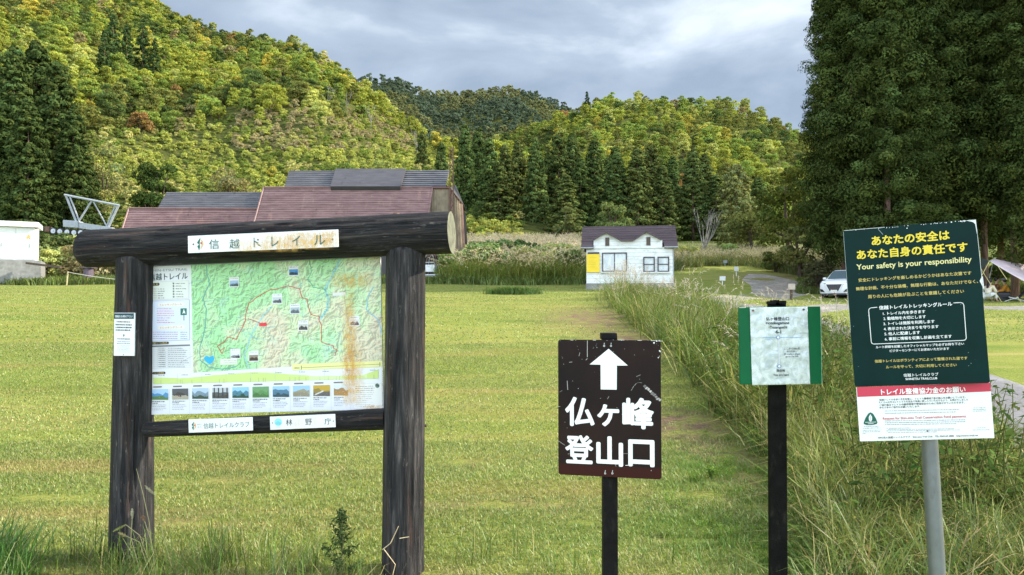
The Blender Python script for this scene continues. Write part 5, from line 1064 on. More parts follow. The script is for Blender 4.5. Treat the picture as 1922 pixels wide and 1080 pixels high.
# height profile
def sl(x, y): return (x, y - (x-285)*13.5/432)
xs_ = np.linspace(290, 712, 60); hs = 8 + 5*vnoise(xs_*.03, xs_*0, 1, 2, 4) + np.interp(xs_, [290,340,450,520,600,680,712], [2,-1,6,5,-4,-3,7])
prof = [sl(x, 722-h) for x, h in zip(xs_, hs)]
for i in range(59): pr.poly([prof[i], prof[i+1], sl(xs_[i+1], 722), sl(xs_[i], 722)], (.60,.72,.24) if hs[i] > 9 else (.66,.78,.38))
for k in range(10): pr.rect(*sl(290+k*46, 712), .4, 20, (.5,.52,.5)); pr.dashes(*sl(300+k*44, 706), 312+k*44, GRY, 1, rg)
for k in range(22): x = rg.uniform(295, 708); pr.up(); pr.rect(*sl(x, 719), .5, 7, (.30,.36,.14)); pr.layer -= 1
pr.poly([(552,683),(718.5,675.5),(718.8,687),(552,694.5)], (.80,.76,.33)); pr.up(); pr.line([(570,689.5),(714,682)], .7, (.20,.25,.10)); pr.dashes(556, 690, 566, INK, 1.2, rg); pr.line([(569,686),(569,692.5)], 1.2, (.10,.2,.08)); pr.line([(714.5,679),(714.5,686)], 1.2, (.10,.2,.08)); pr.layer -= 1
# row of photographs
for k in range(10):
    x = 303+k*37.9; y0 = sl(x, 742)[1]; w = 30.5 if k < 9 else 26
    if k == 9: x -= 2
    pr.rect(x+17.5, y0+14, .4, 50, (.60,.60,.58)); pr.up(); pr.rect(x-5, y0-14.3, 17, 2.4, (.20,.17,.16), 1.2)
    skyc, c1, c2 = [((.40,.60,.80),(.10,.28,.50),(.12,.22,.07)),((.10,.10,.11),(.06,.06,.05),(.42,.38,.28)),((.45,.58,.68),(.20,.28,.34),(.05,.08,.05)),((.50,.54,.55),(.10,.11,.11),(.08,.08,.07)),((.30,.58,.78),(.08,.22,.28),(.03,.08,.05)),((.16,.34,.14),(.12,.28,.10),(.08,.20,.06)),((.34,.56,.74),(.09,.20,.30),(.04,.08,.10)),((.35,.56,.80),(.34,.32,.20),(.30,.27,.18)),((.55,.36,.05),(.30,.22,.06),(.14,.13,.12)),((.66,.72,.75),(.34,.22,.10),(.42,.24,.08))][k]
    pr.rect(x, y0, w, 20, skyc); a, b_ = x-w/2, x+w/2; pr.up(); n = 7; rid = [(a+w*i/(n-1), y0+rg.uniform(-5, 2)) for i in range(n)]; pr.poly([(a,y0+9.8)]+rid+[(b_,y0+9.8)], c1); pr.up(); rid = [(a+w*i/(n-1), y0+rg.uniform(1, 7)) for i in range(n)]; pr.poly([(a,y0+10)]+rid+[(b_,y0+10)], c2)
    for j in range(14): pr.rect(rg.uniform(a+1.5, b_-1.5), y0+rg.uniform(2, 9), rg.uniform(1, 3), rg.uniform(.6, 1.6), tuple(min(1, c*rg.uniform(.6, 2.6)) for c in c2))
    if k == 3:
        for j in range(4): pr.rect(a+4+j*8, y0, 2.2, 19, (.05,.05,.05))
    if k == 8: pr.line([(a+3,y0+8),(a+18,y0+1)], 2.4, (.70,.70,.68))
    pr.layer -= 2
    for j, (e, cc) in enumerate(((28,INK),(14,INK),(29,GRY),(29,GRY),(27,GRY),(24,GRY))): pr.dashes(a, y0+13.6+j*3.1, a+e*rg.uniform(.75, 1)*w/30.5, cc, 1.15 if j < 2 else .8, rg, lo=1, hi=4)
    pr.layer -= 1
pr.rect(692, 742, 52, 46, (.66,.62,.55)); pr.up(); pr.rect(692, 742, 51, 45, (.83,.82,.78))
for k in range(11): pr.dashes(669, 724+k*3.8, 700+rg.uniform(-6, 4), INK if k < 3 else GRY, 1 if k < 3 else .8, rg, slope=-.03)
pr.disc(709.5, 722, 4, (.02,.14,.10)); pr.layer -= 1
for i in range(18): pr.rect(719.3, 695+i*3.7, 1.6, rg.uniform(1, 2.4), (.4,.36,.33))
mp_.build_print('map_printing', board, .0186)
# rust run down the map from the fixing above
def rust_mat():
    m = bpy.data.materials.new('rust_stain'); m.use_nodes = True; b = NB(m); b.b.inputs['Roughness'].default_value = .8
    f = b.noise(b.coord((34, 1, 7)), 1.6, 8, .75); f2 = b.noise(b.coord((1,1,1), loc=(2,0,3)), 34, 6, .75)
    b.col(b.ramp(f2, [(.3, (.74,.33,.04)), (.7, (.88,.58,.16))])); a = b.n('ShaderNodeAttribute', attribute_name='Col').outputs[0]
    al = b.math('MULTIPLY', a, b.ramp(b.math('MULTIPLY', b.math('ADD', f, f2), .5), [(.40, (0,0,0)), (.62, (.78,)*3)])); b.t.links.new(al, b.b.inputs['Alpha']); return m
M['stain'] = rust_mat()
def stain(p, name, parent, blobs, off):
    """blobs: (cx, cy, half w, half h, strength) in photograph pixels, soft-edged"""
    V, Fs, C = [], [], []
    for cx, cy, hw, hh, st in blobs:
        n = 12; b = len(V)
        for i in range(n+1):
            for j in range(n+1):
                s, t = i/n*2-1, j/n*2-1; x, y = p.l(cx+s*hw, cy+t*hh); V.append((x, -off, y)); C.append(st*max(0, 1-s*s)*max(0, 1-t*t)**.6)
        Fs += [(b+i*(n+1)+j, b+i*(n+1)+j+1, b+(i+1)*(n+1)+j+1, b+(i+1)*(n+1)+j) for i in range(n) for j in range(n)]; off += .0003
    me = bpy.data.meshes.new(name); me.from_pydata(V, [], Fs); a = me.attributes.new('Col', 'FLOAT_COLOR', 'POINT'); c4 = np.ones((len(V), 4), np.float32); c4[:, :3] = np.array(C)[:, None]; a.data.foreach_set('color', c4.ravel())
    o = link(name, me, M['stain'], parent); o.matrix_local = p.local(parent)
stain(mp_, 'rust_stain', board, [(662,526,46,15,1.0),(659,646,14,122,1.05),(665,700,24,62,.75),(700,762,22,5,.8)], .0226)
# title plate and the two small plates
def trail_logo(p, x, y, h):
    p.poly([(x+.05*h,y-.5*h),(x-.10*h,y-.30*h),(x-.22*h,y-.10*h),(x-.05*h,y+.02*h),(x-.18*h,y+.15*h),(x-.02*h,y+.5*h),(x+.04*h,y+.2*h),(x+.0*h,y-.05*h)], lin('#1f6a5a')); p.poly([(x+.07*h,y-.42*h),(x+.26*h,y-.22*h),(x+.30*h,y),(x+.20*h,y+.25*h),(x+.06*h,y+.45*h),(x+.14*h,y+.1*h),(x+.12*h,y-.2*h)], lin('#e0b07a')); p.disc(x+.12*h, y-.08*h, .07*h, lin('#c04a2a'), 10)
M['plate_white'] = worn('white_plate', (.82,.83,.82), .04, 9, .35)
tp_ = Panel([(352.5,442.5),(635,432),(636,463),(354.5,476.5)], by(494)-.232, 900, BYAW); o = tp_.plate('title_plate', board, .004, M['plate_white'], .003, .001)
mb = MB(); tp_.up(); tg = lin('#22594f')
for ch, x, y, w in (('信',408,458.6,19),('越',448.3,457.7,19),('ト',489.5,455,8),('レ',525,453.5,13),('イ',563,451.8,15),('ル',604,450.5,20)): tp_.text(ch, x, y, w, tg, 18, -.004)
tp_.build_print('lettering', o, .0062); tp_.polys = []; trail_logo(tp_, 378, 458.7, 26); tp_.build_print('logo', o, .004); tp_.polys = []; tp_.up()
for x, y in ((365,459),(493,450),(626,449.5)): tp_.disc(x, y, 1.7, (.16,.10,.06), 10)
tp_.poly([(491,457),(496,459.5),(500,463),(494,461)], lin('#3e6b3a')); tp_.build_print('screw_heads', o, .004); stain(tp_, 'rust_stain', o, [(535,456,40,18,1.0),(585,452,45,17,1.25),(480,462,40,12,.7),(620,448,18,16,1.1)], .0048)
p1 = Panel([(354,787.3),(474.5,783),(475.5,808),(355,812.5)], by(415)-.198, 900, -.04); o = p1.plate('club_plate', board, .004, M['plate_white'], .002, .001); p1.up(); trail_logo(p1, 364, 799.7, 17); p1.build_print('logo', o, .004); p1.polys = []
p1.text('NPO', 375, 796.8, 8, GRY, 2.6); p1.text('法人', 375, 801.5, 8, GRY, 3); p1.text('信越トレイルクラブ', 426, 798, 86, tg, 10.5, -.004); p1.build_print('lettering', o, .004)
p2 = Panel([(507,782.5),(629.5,777),(630.5,802),(507.5,807)], by(568)-.166, 900, -.04); o = p2.plate('forestry_plate', board, .004, M['plate_white'], .002, .001); p2.up(); p2.disc(522.6, 792.5, 7, (.28,.72,.80)); p2.up(); p2.poly([(516.5,794),(522,790.5),(528.5,793.5),(527,797),(518,797)], (.20,.60,.68)); p2.rect(522.5, 801.5, 9, 1.3, (.5,.75,.8)); p2.build_print('logo', o, .004); p2.polys = []
for ch, x, y in (('林',542.6,792.8),('野',579,792),('庁',615.5,790.8)): p2.text(ch, x, y, 12.3, INK, 12)
for x, y in ((512,794),(626,790.5)): p2.disc(x, y, 1.2, (.25,.22,.2), 8)
p2.build_print('lettering', o, .004); stain(p2, 'rust_stain', o, [(560,795,16,12,.35),(590,790,10,12,.3)], .0068)
p3 = Panel([(216,588),(254.8,587),(253.3,668),(214.6,668.3)], by(235)-.185, 900, BYAW); o = p3.plate('notice_plate', board, .008, M['plate_white'], .002, .0015); p3.up(); p3.rect(234.6, 593.6, 37, 10.5, lin('#12414a')); p3.up(); p3.text('情報をお寄せ下さい', 234.5, 594.2, 33, WHT, 4.6, .01)
for y, a, b_ in ((604.5,221,247),(610,219,249),(615,219,249),(620,219,246)): p3.dashes(a, y, b_, INK, 2.3, rg, lo=1.2, hi=2.4)
p3.disc(234, 629.5, 1.8, (.25,.3,.28), 8); p3.rect(234, 630.5, 1.2, 4.5, (.25,.3,.28))
for y, a, b_, c in ((636.5,222,246,INK),(641.5,222,246,(.35,.38,.6)),(645,221,246,GRY)): p3.dashes(a, y, b_, c, 1.6, rg, lo=1.2, hi=2.6)
for k in range(6): p3.dashes(222, 649+k*2.4, 245, (.5,.5,.52), .8, rg)
p3.disc(233, 665.7, .9, (.05,.05,.05), 8); p3.build_print('lettering', o, .008)

# ------------------------------------------------------------------ the three signs at the right
M['black_post'] = worn('black_painted_post', (.007,.0065,.0065), .5, 14, .6, dirt=(.03,.026,.022), bump=.2, spec=.12)
def sq_post(name, parent, u, vtop, Y, wpx, m, th=None, cap=True, lean=0., vb=1080):
    w = wpx*Y/F; a = at(u, vtop, Y); o = np.array(parent.location); zb = o[2]-.15
    mb = MB(); b_ = np.array([o[0], o[1], zb]); th = th or w
    mb.prism([(a[0]-w/2, a[1]-th/2, a[2]), (a[0]+w/2, a[1]-th/2, a[2]), (a[0]+w/2, a[1]+th/2, a[2]), (a[0]-w/2, a[1]+th/2, a[2])], b_-a)
    return mb.build(name, m, parent, o, bevel=.003)
# brown arrow sign
AY = 3.25; ax = at(1143.5, 800, AY+.045)[0]; ar = empty('arrow_sign', (ax, AY+.045, float(G(ax, AY))), 'dark brown sign with white upward arrow and big white characters on black post', 'sign')
sq_post('post', ar, 1143.5, 630, AY+.045, 27, M['black_post']); mb = MB(); c = at(1142, 631, AY+.045); mb.box(c, (.068,.068,.028)); mb.build('post_cap', M['black_post'], ar, np.array(ar.location), bevel=.004)
def brown_mat():
    m = mat('brown_enamel', (.024,.016,.014), .5, spec=.12); b = NB(m); c = b.ramp(b.noise(b.coord(), 2.6, 5, .6), [(.38, (.013,.009,.009)), (.62, (.024,.013,.011))])
    sp = b.n('ShaderNodeSeparateXYZ', {0: b.n('ShaderNodeTexCoord').outputs['Object']}); z = b.math('ADD', sp.outputs[2], b.math('MULTIPLY', b.noise(b.coord(), 5, 3), .02))
    c = b.mix(b.ramp(b.math('MULTIPLY', z, -3.0), [(.70, (0,0,0)), (.735, (1,1,1))]), c, (.042,.011,.009)); b.col(c); return m
P4 = Panel([(1048,637.2),(1239.7,639.4),(1242.3,900.4),(1048,890.5)], AY); bmat = brown_mat(); o = P4.plate('sign_board', ar, .004, bmat, .012, .0015)
cx = lambda x, y: (1030+x/3.6, 620+y/3.6); P4.up(); WS = (.86,.865,.85)
P4.poly([cx(*p) for p in ((405,125),(535,238),(461,238),(460,400),(352,398),(351,232),(277,230))], WS); P4.build_print('arrow', o, .004); P4.polys = []
for ch, x0, y0, x1, y1 in (('仏',112,450,310,645),('ヶ',330,500,475,646),('峰',502,458,706,662),('登',112,708,302,898),('山',325,718,500,914),('口',543,742,711,917)):
    a, b_ = cx((x0+x1)/2, (y0+y1)/2); P4.text(ch, a, b_, (x1-x0)/3.6-2, WS, (y1-y0)/3.6-2, .030)
P4.build_print('lettering', o, .004); P4.polys = []; P4.up(); q = random.Random(9)
for k in range(9):                                                   # scraped stripe
    t = k/9; a = cx(640+115*t, 372+110*t); P4.poly([(a[0]-2.2*q.random(),a[1]+3.5*q.random()),(a[0]+2,a[1]-3.5*q.uniform(.3,1)),(a[0]+5.5,a[1]-.2),(a[0]+2.8,a[1]+5.5*q.uniform(.4,1))], tuple(np.array((.42,.38,.36))*q.uniform(.35,1.5)))
for p in [((558,405),(575,375)),((580,372),(592,358)),((596,355),(612,352)),((614,352),(630,354)),((592,312),(620,300)),((126,340),(130,400)),((206,172),(212,150)),((65,745),(112,776)),((130,835),(140,832)),((408,445),(398,462)),((253,200),(262,190)),((500,833),(545,830)),((520,912),(540,911)),((452,895),(455,918)),((62,512),(78,513)),((75,415),(92,405)),((140,215),(160,213)),((262,70),(262,180))]:
    P4.line([cx(*p[0]), cx(*p[1])], q.uniform(.4, 1.0), tuple(np.array((.62,.60,.57))*q.uniform(.35,1.25)))
for k in range(60): a = cx(q.uniform(75,750), q.choice([q.uniform(70,980), q.uniform(66,74), q.uniform(60,190)])); P4.disc(*a, q.uniform(.25, .8), tuple(np.array((.6,.58,.55))*q.uniform(.3,1.2)), 6)
for x, y in ((752,145),(740,185),(710,86),(728,74),(745,72),(748,140)): P4.disc(*cx(x, y), q.uniform(.8, 1.7), (.72,.71,.70), 7)
for x, y in ((150,66),(300,67),(470,66),(600,69),(690,71),(740,74)): P4.line([cx(x, y), cx(x+q.uniform(15,50), y+1)], .9, (.62,.60,.58))
for x, y in ((375,98),(421,98),(382,958),(431,958)):
    P4.disc(*cx(x, y+8), 1.9, (.6,.6,.58), 10); P4.up(); P4.disc(*cx(x, y+8), 1.0, (.1,.09,.09), 10); P4.layer -= 1; P4.line([cx(x+2, y-12), cx(x, y-2)], 1.1, (.55,.54,.52))
P4.build_print('worn_paint', o, .004)
# green location board on a wooden post
GYY = 3.35; gx = at(1457, 800, GYY+.06)[0]; gs = empty('location_board', (gx, GYY+.06, float(G(gx, GYY))), 'small green board with laminated location sheet on a black square post', 'sign')
sq_post('post', gs, 1457.5, 568, GYY+.06, 32, worn('black_wood_post', (.006,.0055,.005), .5, 16, .75, dirt=(.03,.026,.02), bump=.5, spec=.1), .03); go_ = np.array(gs.location)
mb = MB(); 
for k in range(5): c = at(1444+k*6.5, 568.3-(k % 2)*.8, GYY+.04+.01*(k % 3)); mb.box(c, (.017,.03,.012+.006*(k % 3)))
mb.build('worn_post_top', M['black_post'], gs, go_)
P5 = Panel([(1384.8,577.8),(1538.9,574.6),(1540,720.4),(1387.5,721.5)], GYY); o = P5.plate('board', gs, .012, worn('green_paint', (.002,.105,.036), .12, 5, .5, spec=.2), .002, .003)
P5.up(); P5.line([(1386,578.5),(1398,578.2)], 1, (.6,.66,.6)); P5.line([(1539,580),(1540,719)], .7, (.30,.50,.36)); P5.build_print('edge_wear', o, .012); P5.polys = []; P5.layer = 0
sheet = [(1405,578.2),(1513.3,575.6),(1517.5,720.7),(1409.5,722.6)]; rng = np.random.default_rng(5); n = 70; V = []
Hs = homography([(0,0),(1,0),(1,1),(0,1)], [P5.l(*p) for p in sheet])
cr = [(rng.uniform(-1, 2), rng.uniform(-1, 2), rng.uniform(0, 3.14), rng.uniform(5, 16), rng.uniform(.3, 1)) for _ in range(34)]
for j in range(n+1):
    for i in range(n+1):
        s, t = i/n, j/n; h = Hs @ np.array([s, t, 1]); d = .0022*(vnoise(np.array([s*4]), np.array([t*5]), 1, 3, 3)[0]-.5)
        for a, b_, an, k, am in cr: d += .00055*am*abs(((s-a)*math.cos(an)+(t-b_)*math.sin(an))*k % 2 - 1)*(.5+vnoise(np.array([s*3+a]), np.array([t*3+b_]), 1, 7, 1)[0])
        V.append((h[0]/h[2], d, h[1]/h[2]))
Vs = np.array(V); dd = Vs[:, 1]; Vs[:, 1] = -.0165 - np.clip((dd-dd.mean())/dd.std(), -2, 2)*.0009; i = np.arange((n+1)**2).reshape(n+1, n+1); f = np.stack([i[:-1,:-1], i[1:,:-1], i[1:,1:], i[:-1,1:]], -1).reshape(-1, 4)
lam = mat('laminated_sheet', (.58,.64,.63), .16, 0, .9); lb = NB(lam); lb.col(lb.ramp(lb.noise(lb.coord(), 26, 6, .7, 1.0), [(.35, (.40,.46,.46)), (.55, (.62,.68,.67)), (.75, (.80,.84,.83))]))
so_ = link('laminated_sheet', mesh_np('laminated_sheet', Vs, [f]), lam, gs, smooth=True); so_.matrix_local = P5.local(gs); sd = so_.modifiers.new('thickness', 'SOLIDIFY'); sd.thickness = .0008; sd.offset = -1
c6 = lambda x, y: (1370+x/5.4, 550+y/5.4); P5.up(); K2 = lin('#1b252b')
for s_, x, y, w in (('仏ヶ峰登山口',467,263,232),('Hotokegamine',467,309,234),('-Tozanguchi',470,353,184),('4-1',473,396,58),('現在地',497,785,84),('You are here',500,827,156)): P5.text(s_, *c6(x, y), w/5.4, K2, None, .022)
for k, (s_, w) in enumerate((('ここから50m先',160),('右の方向へ/',104),('50 meters ahead',162),('go to the left.',132))): P5.text(s_, *c6(612, 564+k*27), w/5.4, K2, None, .008)
for a, b_, c, d in ((335,235,605,415),(520,545,705,662),(400,765,603,845)):
    P5.line([c6(a,b_),c6(c,b_),c6(c,d),c6(a,d),c6(a,b_)], .3, (.48,.55,.56))
P5.line([c6(320,454), c6(660,451)], .8, (.10,.30,.55)); P5.line([c6(240,456), c6(320,454)], .4, (.45,.52,.55)); P5.line([c6(660,451), c6(700,450)], .8, (.25,.40,.55)); P5.dashes(*c6(345,470), c6(415,470)[0], (.20,.38,.58), 1.3, q); P5.dashes(*c6(555,470), c6(580,470)[0], (.3,.4,.5), 1.0, q); P5.line([c6(478,475), c6(482,722)], 2.4, (.60,.63,.66)); P5.line([c6(370,632), c6(460,615)], .5, (.35,.60,.58))
for x, y in ((472,452),(482,742)): P5.up(); P5.disc(*c6(x, y), 3.4, (.10,.20,.42)); P5.up(); P5.disc(*c6(x, y), 2.3, (.74,.79,.80)); P5.layer -= 2
P5.build_print('lettering', so_, .0186)
for x, y in ((220,182),(733,167)):
    mb = MB(); a = P5.l(*c6(x, y)); mb.tube([(a[0], -.022, a[1]), (a[0], -.012, a[1])], .0045, 10); p_ = mb.build('pin', M['rust'], gs); p_.matrix_local = P5.local(gs)
# tilted dark green safety sign with the white plate below, on a leaning steel pipe
SY = 3.05; sx_ = at(1760, 1100, SY)[0]; sg_ = empty('safety_sign', (sx_, SY+.06, float(G(sx_, SY))), 'tilted dark green safety sign with yellow lettering on a leaning steel pipe', 'sign'); sgo = np.array(sg_.location)
mb = MB(); a, b_ = at(1733, 640, SY+.075), at(1761, 1110, SY+.05); b_ = b_ + (b_-a)*.25; mb.tube([a+(b_-a)*t for t in np.linspace(0, 1, 8)], .032, 24); mb.build('pipe', worn('weathered_galvanised_pipe', (.20,.215,.225), .2, 7, .45, .6, dirt=(.12,.11,.10)), sg_, sgo, smooth=True)
PG = Panel([(1582,433.5),(1832.5,411),(1858,719),(1604,726)], SY); o = PG.plate('green_board', sg_, .004, worn('dark_green_enamel', (.002,.021,.019), .15, 7, .5, spec=.12), .010, .0015); ag = o
PG.up(); YL = (.78,.60,.035); YP = (.74,.68,.30); YD = (.60,.47,.13)
for s_, x, y, w, c, bo_ in (('あなたの安全は',1707.5,447,146,YL,.032),('あなた自身の責任です',1709.5,471.5,208,YL,.030),('Your safety is your responsibility',1713,496,216,YP,.018),('安全にトレッキングを楽しめるかどうかはあなた次第です',1714.4,519.6,212,YD,.016),('無理な計画、不十分な装備、無理な行動は、あなただけでなく、',1718,535.5,229,YD,.016),('周りの人にも危険が及ぶことを意識してください',1717,552,180,YD,.016),
 ('信越トレイルトレッキングルール',1717,574.3,137,WHT,.022),('1. トレイル内を歩きます',1696,587,80,WHT,.020),('2. 動植物を大切にします',1697,596.5,80,WHT,.020),('3. トイレは施設を利用します',1705,605.8,96,WHT,.020),('4. 表示された決まりを守ります',1709,615.4,103,WHT,.020),('5. 他人に配慮します',1692.5,625.6,67,WHT,.020),('6. 事前に情報を収集し計画を立てます',1722,634,125,WHT,.020),
 ('ルート詳細を記載したオフィシャルマップを必ずお持ち下さい',1724.4,648.6,165,WHT,.018),('ビジターセンターにてお求めいただけます',1724.4,656.6,111,WHT,.018),('信越トレイルはボランティアによって整備された道です',1726.4,675.2,173,YD,.016),('ルールを守って、大切に利用してください',1727.5,687,132,YD,.016),('信越トレイルクラブ',1727.5,703.5,65,WHT,.010),('SHINETSU TRAILCLUB',1728.3,710.8,59,WHT,.020)): PG.text(s_, x, y, w, c, None, bo_)
c8 = lambda x, y: (1570+x/3.6, 550+y/3.6)
PG.line([c8(*p) for p in ((272,98),(232,102),(220,108),(216,120),(233,330),(238,342),(250,346),(855,320),(868,316),(874,304),(858,84),(852,70),(838,64),(790,67))], 1.3, WHT)
PG.up(); q = random.Random(3)
for k in range(44): t = q.random()**.8; x, y = 1586+t*246, 433-t*22; PG.disc(x+q.uniform(-1, 1), y+1+q.uniform(0, 1.6), q.uniform(.4, 1.3)*(1.4 if t > .8 else .8), (.72,.73,.72), 6)
PG.poly([(1812,413.8),(1831,412.2),(1833,430),(1835,446),(1832.5,436),(1830,421),(1826,417)], (.76,.77,.76)); PG.poly([(1842,519),(1844,518.5),(1847,545),(1843,537),(1838,527)], (.74,.75,.74)); PG.line([(1648,431),(1657,441)], .6, (.45,.5,.5)); PG.line([(1833,430),(1846,560)], .9, (.55,.57,.56)); PG.line([(1583,436),(1596,620)], .6, (.35,.42,.40)); PG.line([(1584,434),(1660,427.3)], .9, (.6,.62,.6))
for k in range(34): PG.disc(1600+q.random()*235, 440+q.random()*275, q.uniform(.2, .8), (.25,.34,.33), 6)
PG.disc(1702, 429, 1.2, (.7,.71,.7), 7); PG.build_print('lettering', ag, .004)
PW = Panel([(1606,726.5),(1858,719),(1866,822),(1614.3,829)], SY+.002); o = PW.plate('white_plate', sg_, .003, M['plate_white'], .003, .001)
PW.up(); PW.poly([c8(*p) for p in ((133,634),(1036,609),(1041,667),(139,702))], (.58,.045,.085)); PW.up(); PW.text('トレイル整備協力金のお願い', 1732.5, 733.4, 158, WHT, None, .026)
for s_, x, y, w, c, bo_ in (('信越トレイルを歩く方を対象に、トレイル整備協力金の納入をお願いしています。',1731,748.2,162,INK,.01),('たくさんの方々にトレイルを安全で快適に楽しんでいただけるよう、お預かりしました',1733,752.8,168,INK,.01),('ご協力金はトレイルの維持管理や環境保全のために活用させていただきます。',1730.5,758,160,INK,.01),('みなさまのご協力をお願いいたします。',1689,764,77,INK,.01),('Request for Shin-etsu Trail Conservation Fund payments.',1735.8,784.2,157,(.58,.05,.09),.012),('NPO法人信越トレイルクラブ　Shin-etsu Trail Club　TEL 0269-69-2888　http://www.s-trail.net',1742,819.5,187,INK,.01)): PW.text(s_, x, y, w, c, None, bo_)
for y, a, b_ in ((771.5,1661,1801),(776,1661,1794)): PW.dashes(a, y, b_, GRY, 1.3, q, -.02, 1, 3)
for k, (y, a, b_) in enumerate(((790.3,1661,1812),(793.8,1661,1812),(797.2,1661,1795),(804,1664,1710),(806.5,1667,1792),(809,1664,1802),(812,1667,1760))): PW.dashes(a, y, b_, GRY, 1.15 if k < 3 else .9, q, -.015, 2, 7)
for y, a, b_ in ((801,1621,1649),(804,1619,1653),(808,1619,1653),(811,1619,1652),(814,1619,1626),(766,1827,1850),(769,1826,1851),(772,1826,1850),(803,1833,1850),(807,1826,1857)): PW.dashes(a, y, b_, GRY, 1.0, q, -.02, 1, 4)
PW.poly([c8(*p) for p in ((230,806),(247,816),(268,850),(278,876),(272,886),(240,893),(205,893),(184,886),(184,874),(195,845),(214,815))], lin('#0f5a48')); PW.up(); PW.poly([c8(*p) for p in ((228,818),(240,838),(240,858),(230,872),(219,860),(217,840))], WHT); PW.line([c8(194,874), c8(268,872)], .9, WHT); PW.line([c8(212,884), c8(250,883)], .9, WHT); PW.up(); PW.line([c8(229,828), c8(229,870)], .5, lin('#0f5a48'))
PW.disc(*c8(617,932), 1.6, (.06,.06,.06), 10); PW.build_print('lettering', o, .003)
mb = MB(); c = at(1740, 690, SY+.03); 
for v in (520, 700): c = at(1728+(v-520)*.07, v, SY+.045); mb.box(c, (.12,.02,.03))
mb.build('bracket', M['steel'], sg_, sgo, bevel=.002)

# ------------------------------------------------------------------ grass
rng = np.random.default_rng(77)
LAWN = [(4, (.195,.255,.062)), (3, (.26,.305,.085)), (2, (.35,.355,.13)), (.9, (.46,.42,.19)), (1.4, (.125,.185,.042))]
def lawn_region(Y0, Y1, dens, h, w, name, label, umax=1640):
    area = []; n = int(dens*(Y1-Y0)*(Y0+Y1)/2*1.45); y = np.sqrt(rng.uniform(Y0*Y0, Y1*Y1, n)); x = y*rng.uniform(-.74, .74, n)
    keep = ~inside(bank_poly, x, y) & (spots(EARTH, x, y)*(.25+1.3*vnoise(x, y, 5., 61, 3)) < rng.uniform(.2, .85, n)); u = 961+F*x/y; keep &= u < umax
    x, y = x[keep], y[keep]; n = len(x); z = G(x, y)
    col = pick(rng, n, LAWN); pt = vnoise(x*.35, y*.9, .9, 6, 3); dry = vnoise(x*.25, y*2.2, .8, 16, 3); grn = vnoise(x, y, 1.3, 26, 3)
    right = np.clip((x-.6)/.8, 0, 1)*np.clip((11-y)/4, 0, 1)                       # greener, lusher strip beside the bank
    col = col*(1 + (pt-.5)[:, None]*.6); d = np.clip((dry-.56)*7, 0, 1)[:, None]*(1-right[:, None]*.8); col = col*(1-d*.75) + np.array((.40,.31,.12))*d*.75
    g = np.clip((grn-.45)*5, 0, 1)[:, None]*(.3+.7*right[:, None]); col = col*(1-g*.8) + np.array((.135,.25,.032))*g*.8*rng.uniform(.7, 1.3, (n, 1))
    hh = h*rng.uniform(.5, 1.3, n)*(1+right*.9*grn); V, Fs, C = blades(np.stack([x, y, z-.005], 1), hh, np.full(n, w)*rng.uniform(.7, 1.3, n), np.abs(rng.normal(.7, .4, n)), rng, col)
    return tag(link(name, mesh_np(name, V, Fs, C), M['grass']), label, 'grass', kind='stuff')
lawn_region(3.1, 7.5, 5600, .030, .0046, 'lawn_grass', 'short mown grass of the lawn')
lawn_region(7.5, 15, 1500, .026, .0075, 'lawn_grass', 'short mown grass of the lawn')
lawn_region(15, 42, 150, .03, .018, 'lawn_grass', 'short mown grass of the lawn', 1960)
# rough bank along the road
tall = [tuft(300+i, 27, h, w*1.25, sp, ln, cols) for i, (h, w, sp, ln, cols) in enumerate([(.62,.006,.07,.55,GREENS),(.5,.008,.09,.7,[(3,(.11,.165,.03)),(2,(.16,.21,.045)),(1,(.35,.29,.12))]),(.75,.006,.06,.5,[(3,(.17,.20,.05)),(1,(.40,.32,.15)),(2,(.10,.145,.035))]),(.42,.011,.08,.8,[(3,(.085,.145,.028)),(2,(.13,.19,.04))]),(.55,.006,.10,.9,[(1.2,(.42,.34,.17)),(1,(.24,.25,.08)),(1,(.12,.16,.04))])])]
plum = [tuft(320+i, 30, .85, .009, .10, .5, GREENS, .22, (.52,.44,.33), 1.8) for i in range(3)]
herb = []
for i in range(4):                                                    # leafy herbs, mugwort-like
    r_ = np.random.default_rng(340+i); n = 90; t = r_.uniform(0, 1, n); st = r_.integers(0, 5, n); an = st*1.3; P = np.stack([np.cos(an)*(.05+.10*t)+r_.normal(0, .02, n), np.sin(an)*(.05+.10*t)+r_.normal(0, .02, n), .05+t*.5], 1)
    a = r_.uniform(0, 6.28, n); d = np.stack([np.cos(a), np.sin(a), r_.uniform(-.2, .7, n)], 1); P2 = P+d*.04; V, Fc = leaves(P2, np.stack([np.cos(a)*.3, np.sin(a)*.3, np.ones(n)], 1), .035, r_, .4, .32, True); C = np.repeat(pick(r_, n, [(3, (.075,.125,.028)), (2, (.11,.165,.04)), (.6, (.17,.17,.05))]), 4, 0)
    for k in range(5): tv, tf = tube_np([(0,0,0), (math.cos(k*1.3)*.15, math.sin(k*1.3)*.15, .56)], [.005,.002], 4); Fc = np.concatenate([Fc, tf+len(V)]); V = np.concatenate([V, tv]); C = np.concatenate([C, np.tile((.14,.15,.05), (len(tv), 1))])
    herb.append((V, [Fc], C))
def fill(poly, n, Yr=(2, 60)):
    P = np.array(poly); out = []
    while len(out) < n:
        q = rng.uniform(P.min(0), P.max(0), (n, 2)); out += [tuple(t) for t in q[inside(poly, q[:, 0], q[:, 1]) & (q[:, 1] > Yr[0]) & (q[:, 1] < Yr[1])]]
    return np.array(out[:n])
area = lambda poly: abs(Panel.area(poly))/2
near = [p for p in bank_poly]
pts = fill(bank_poly, 1500, (2.6, 9)); its = []
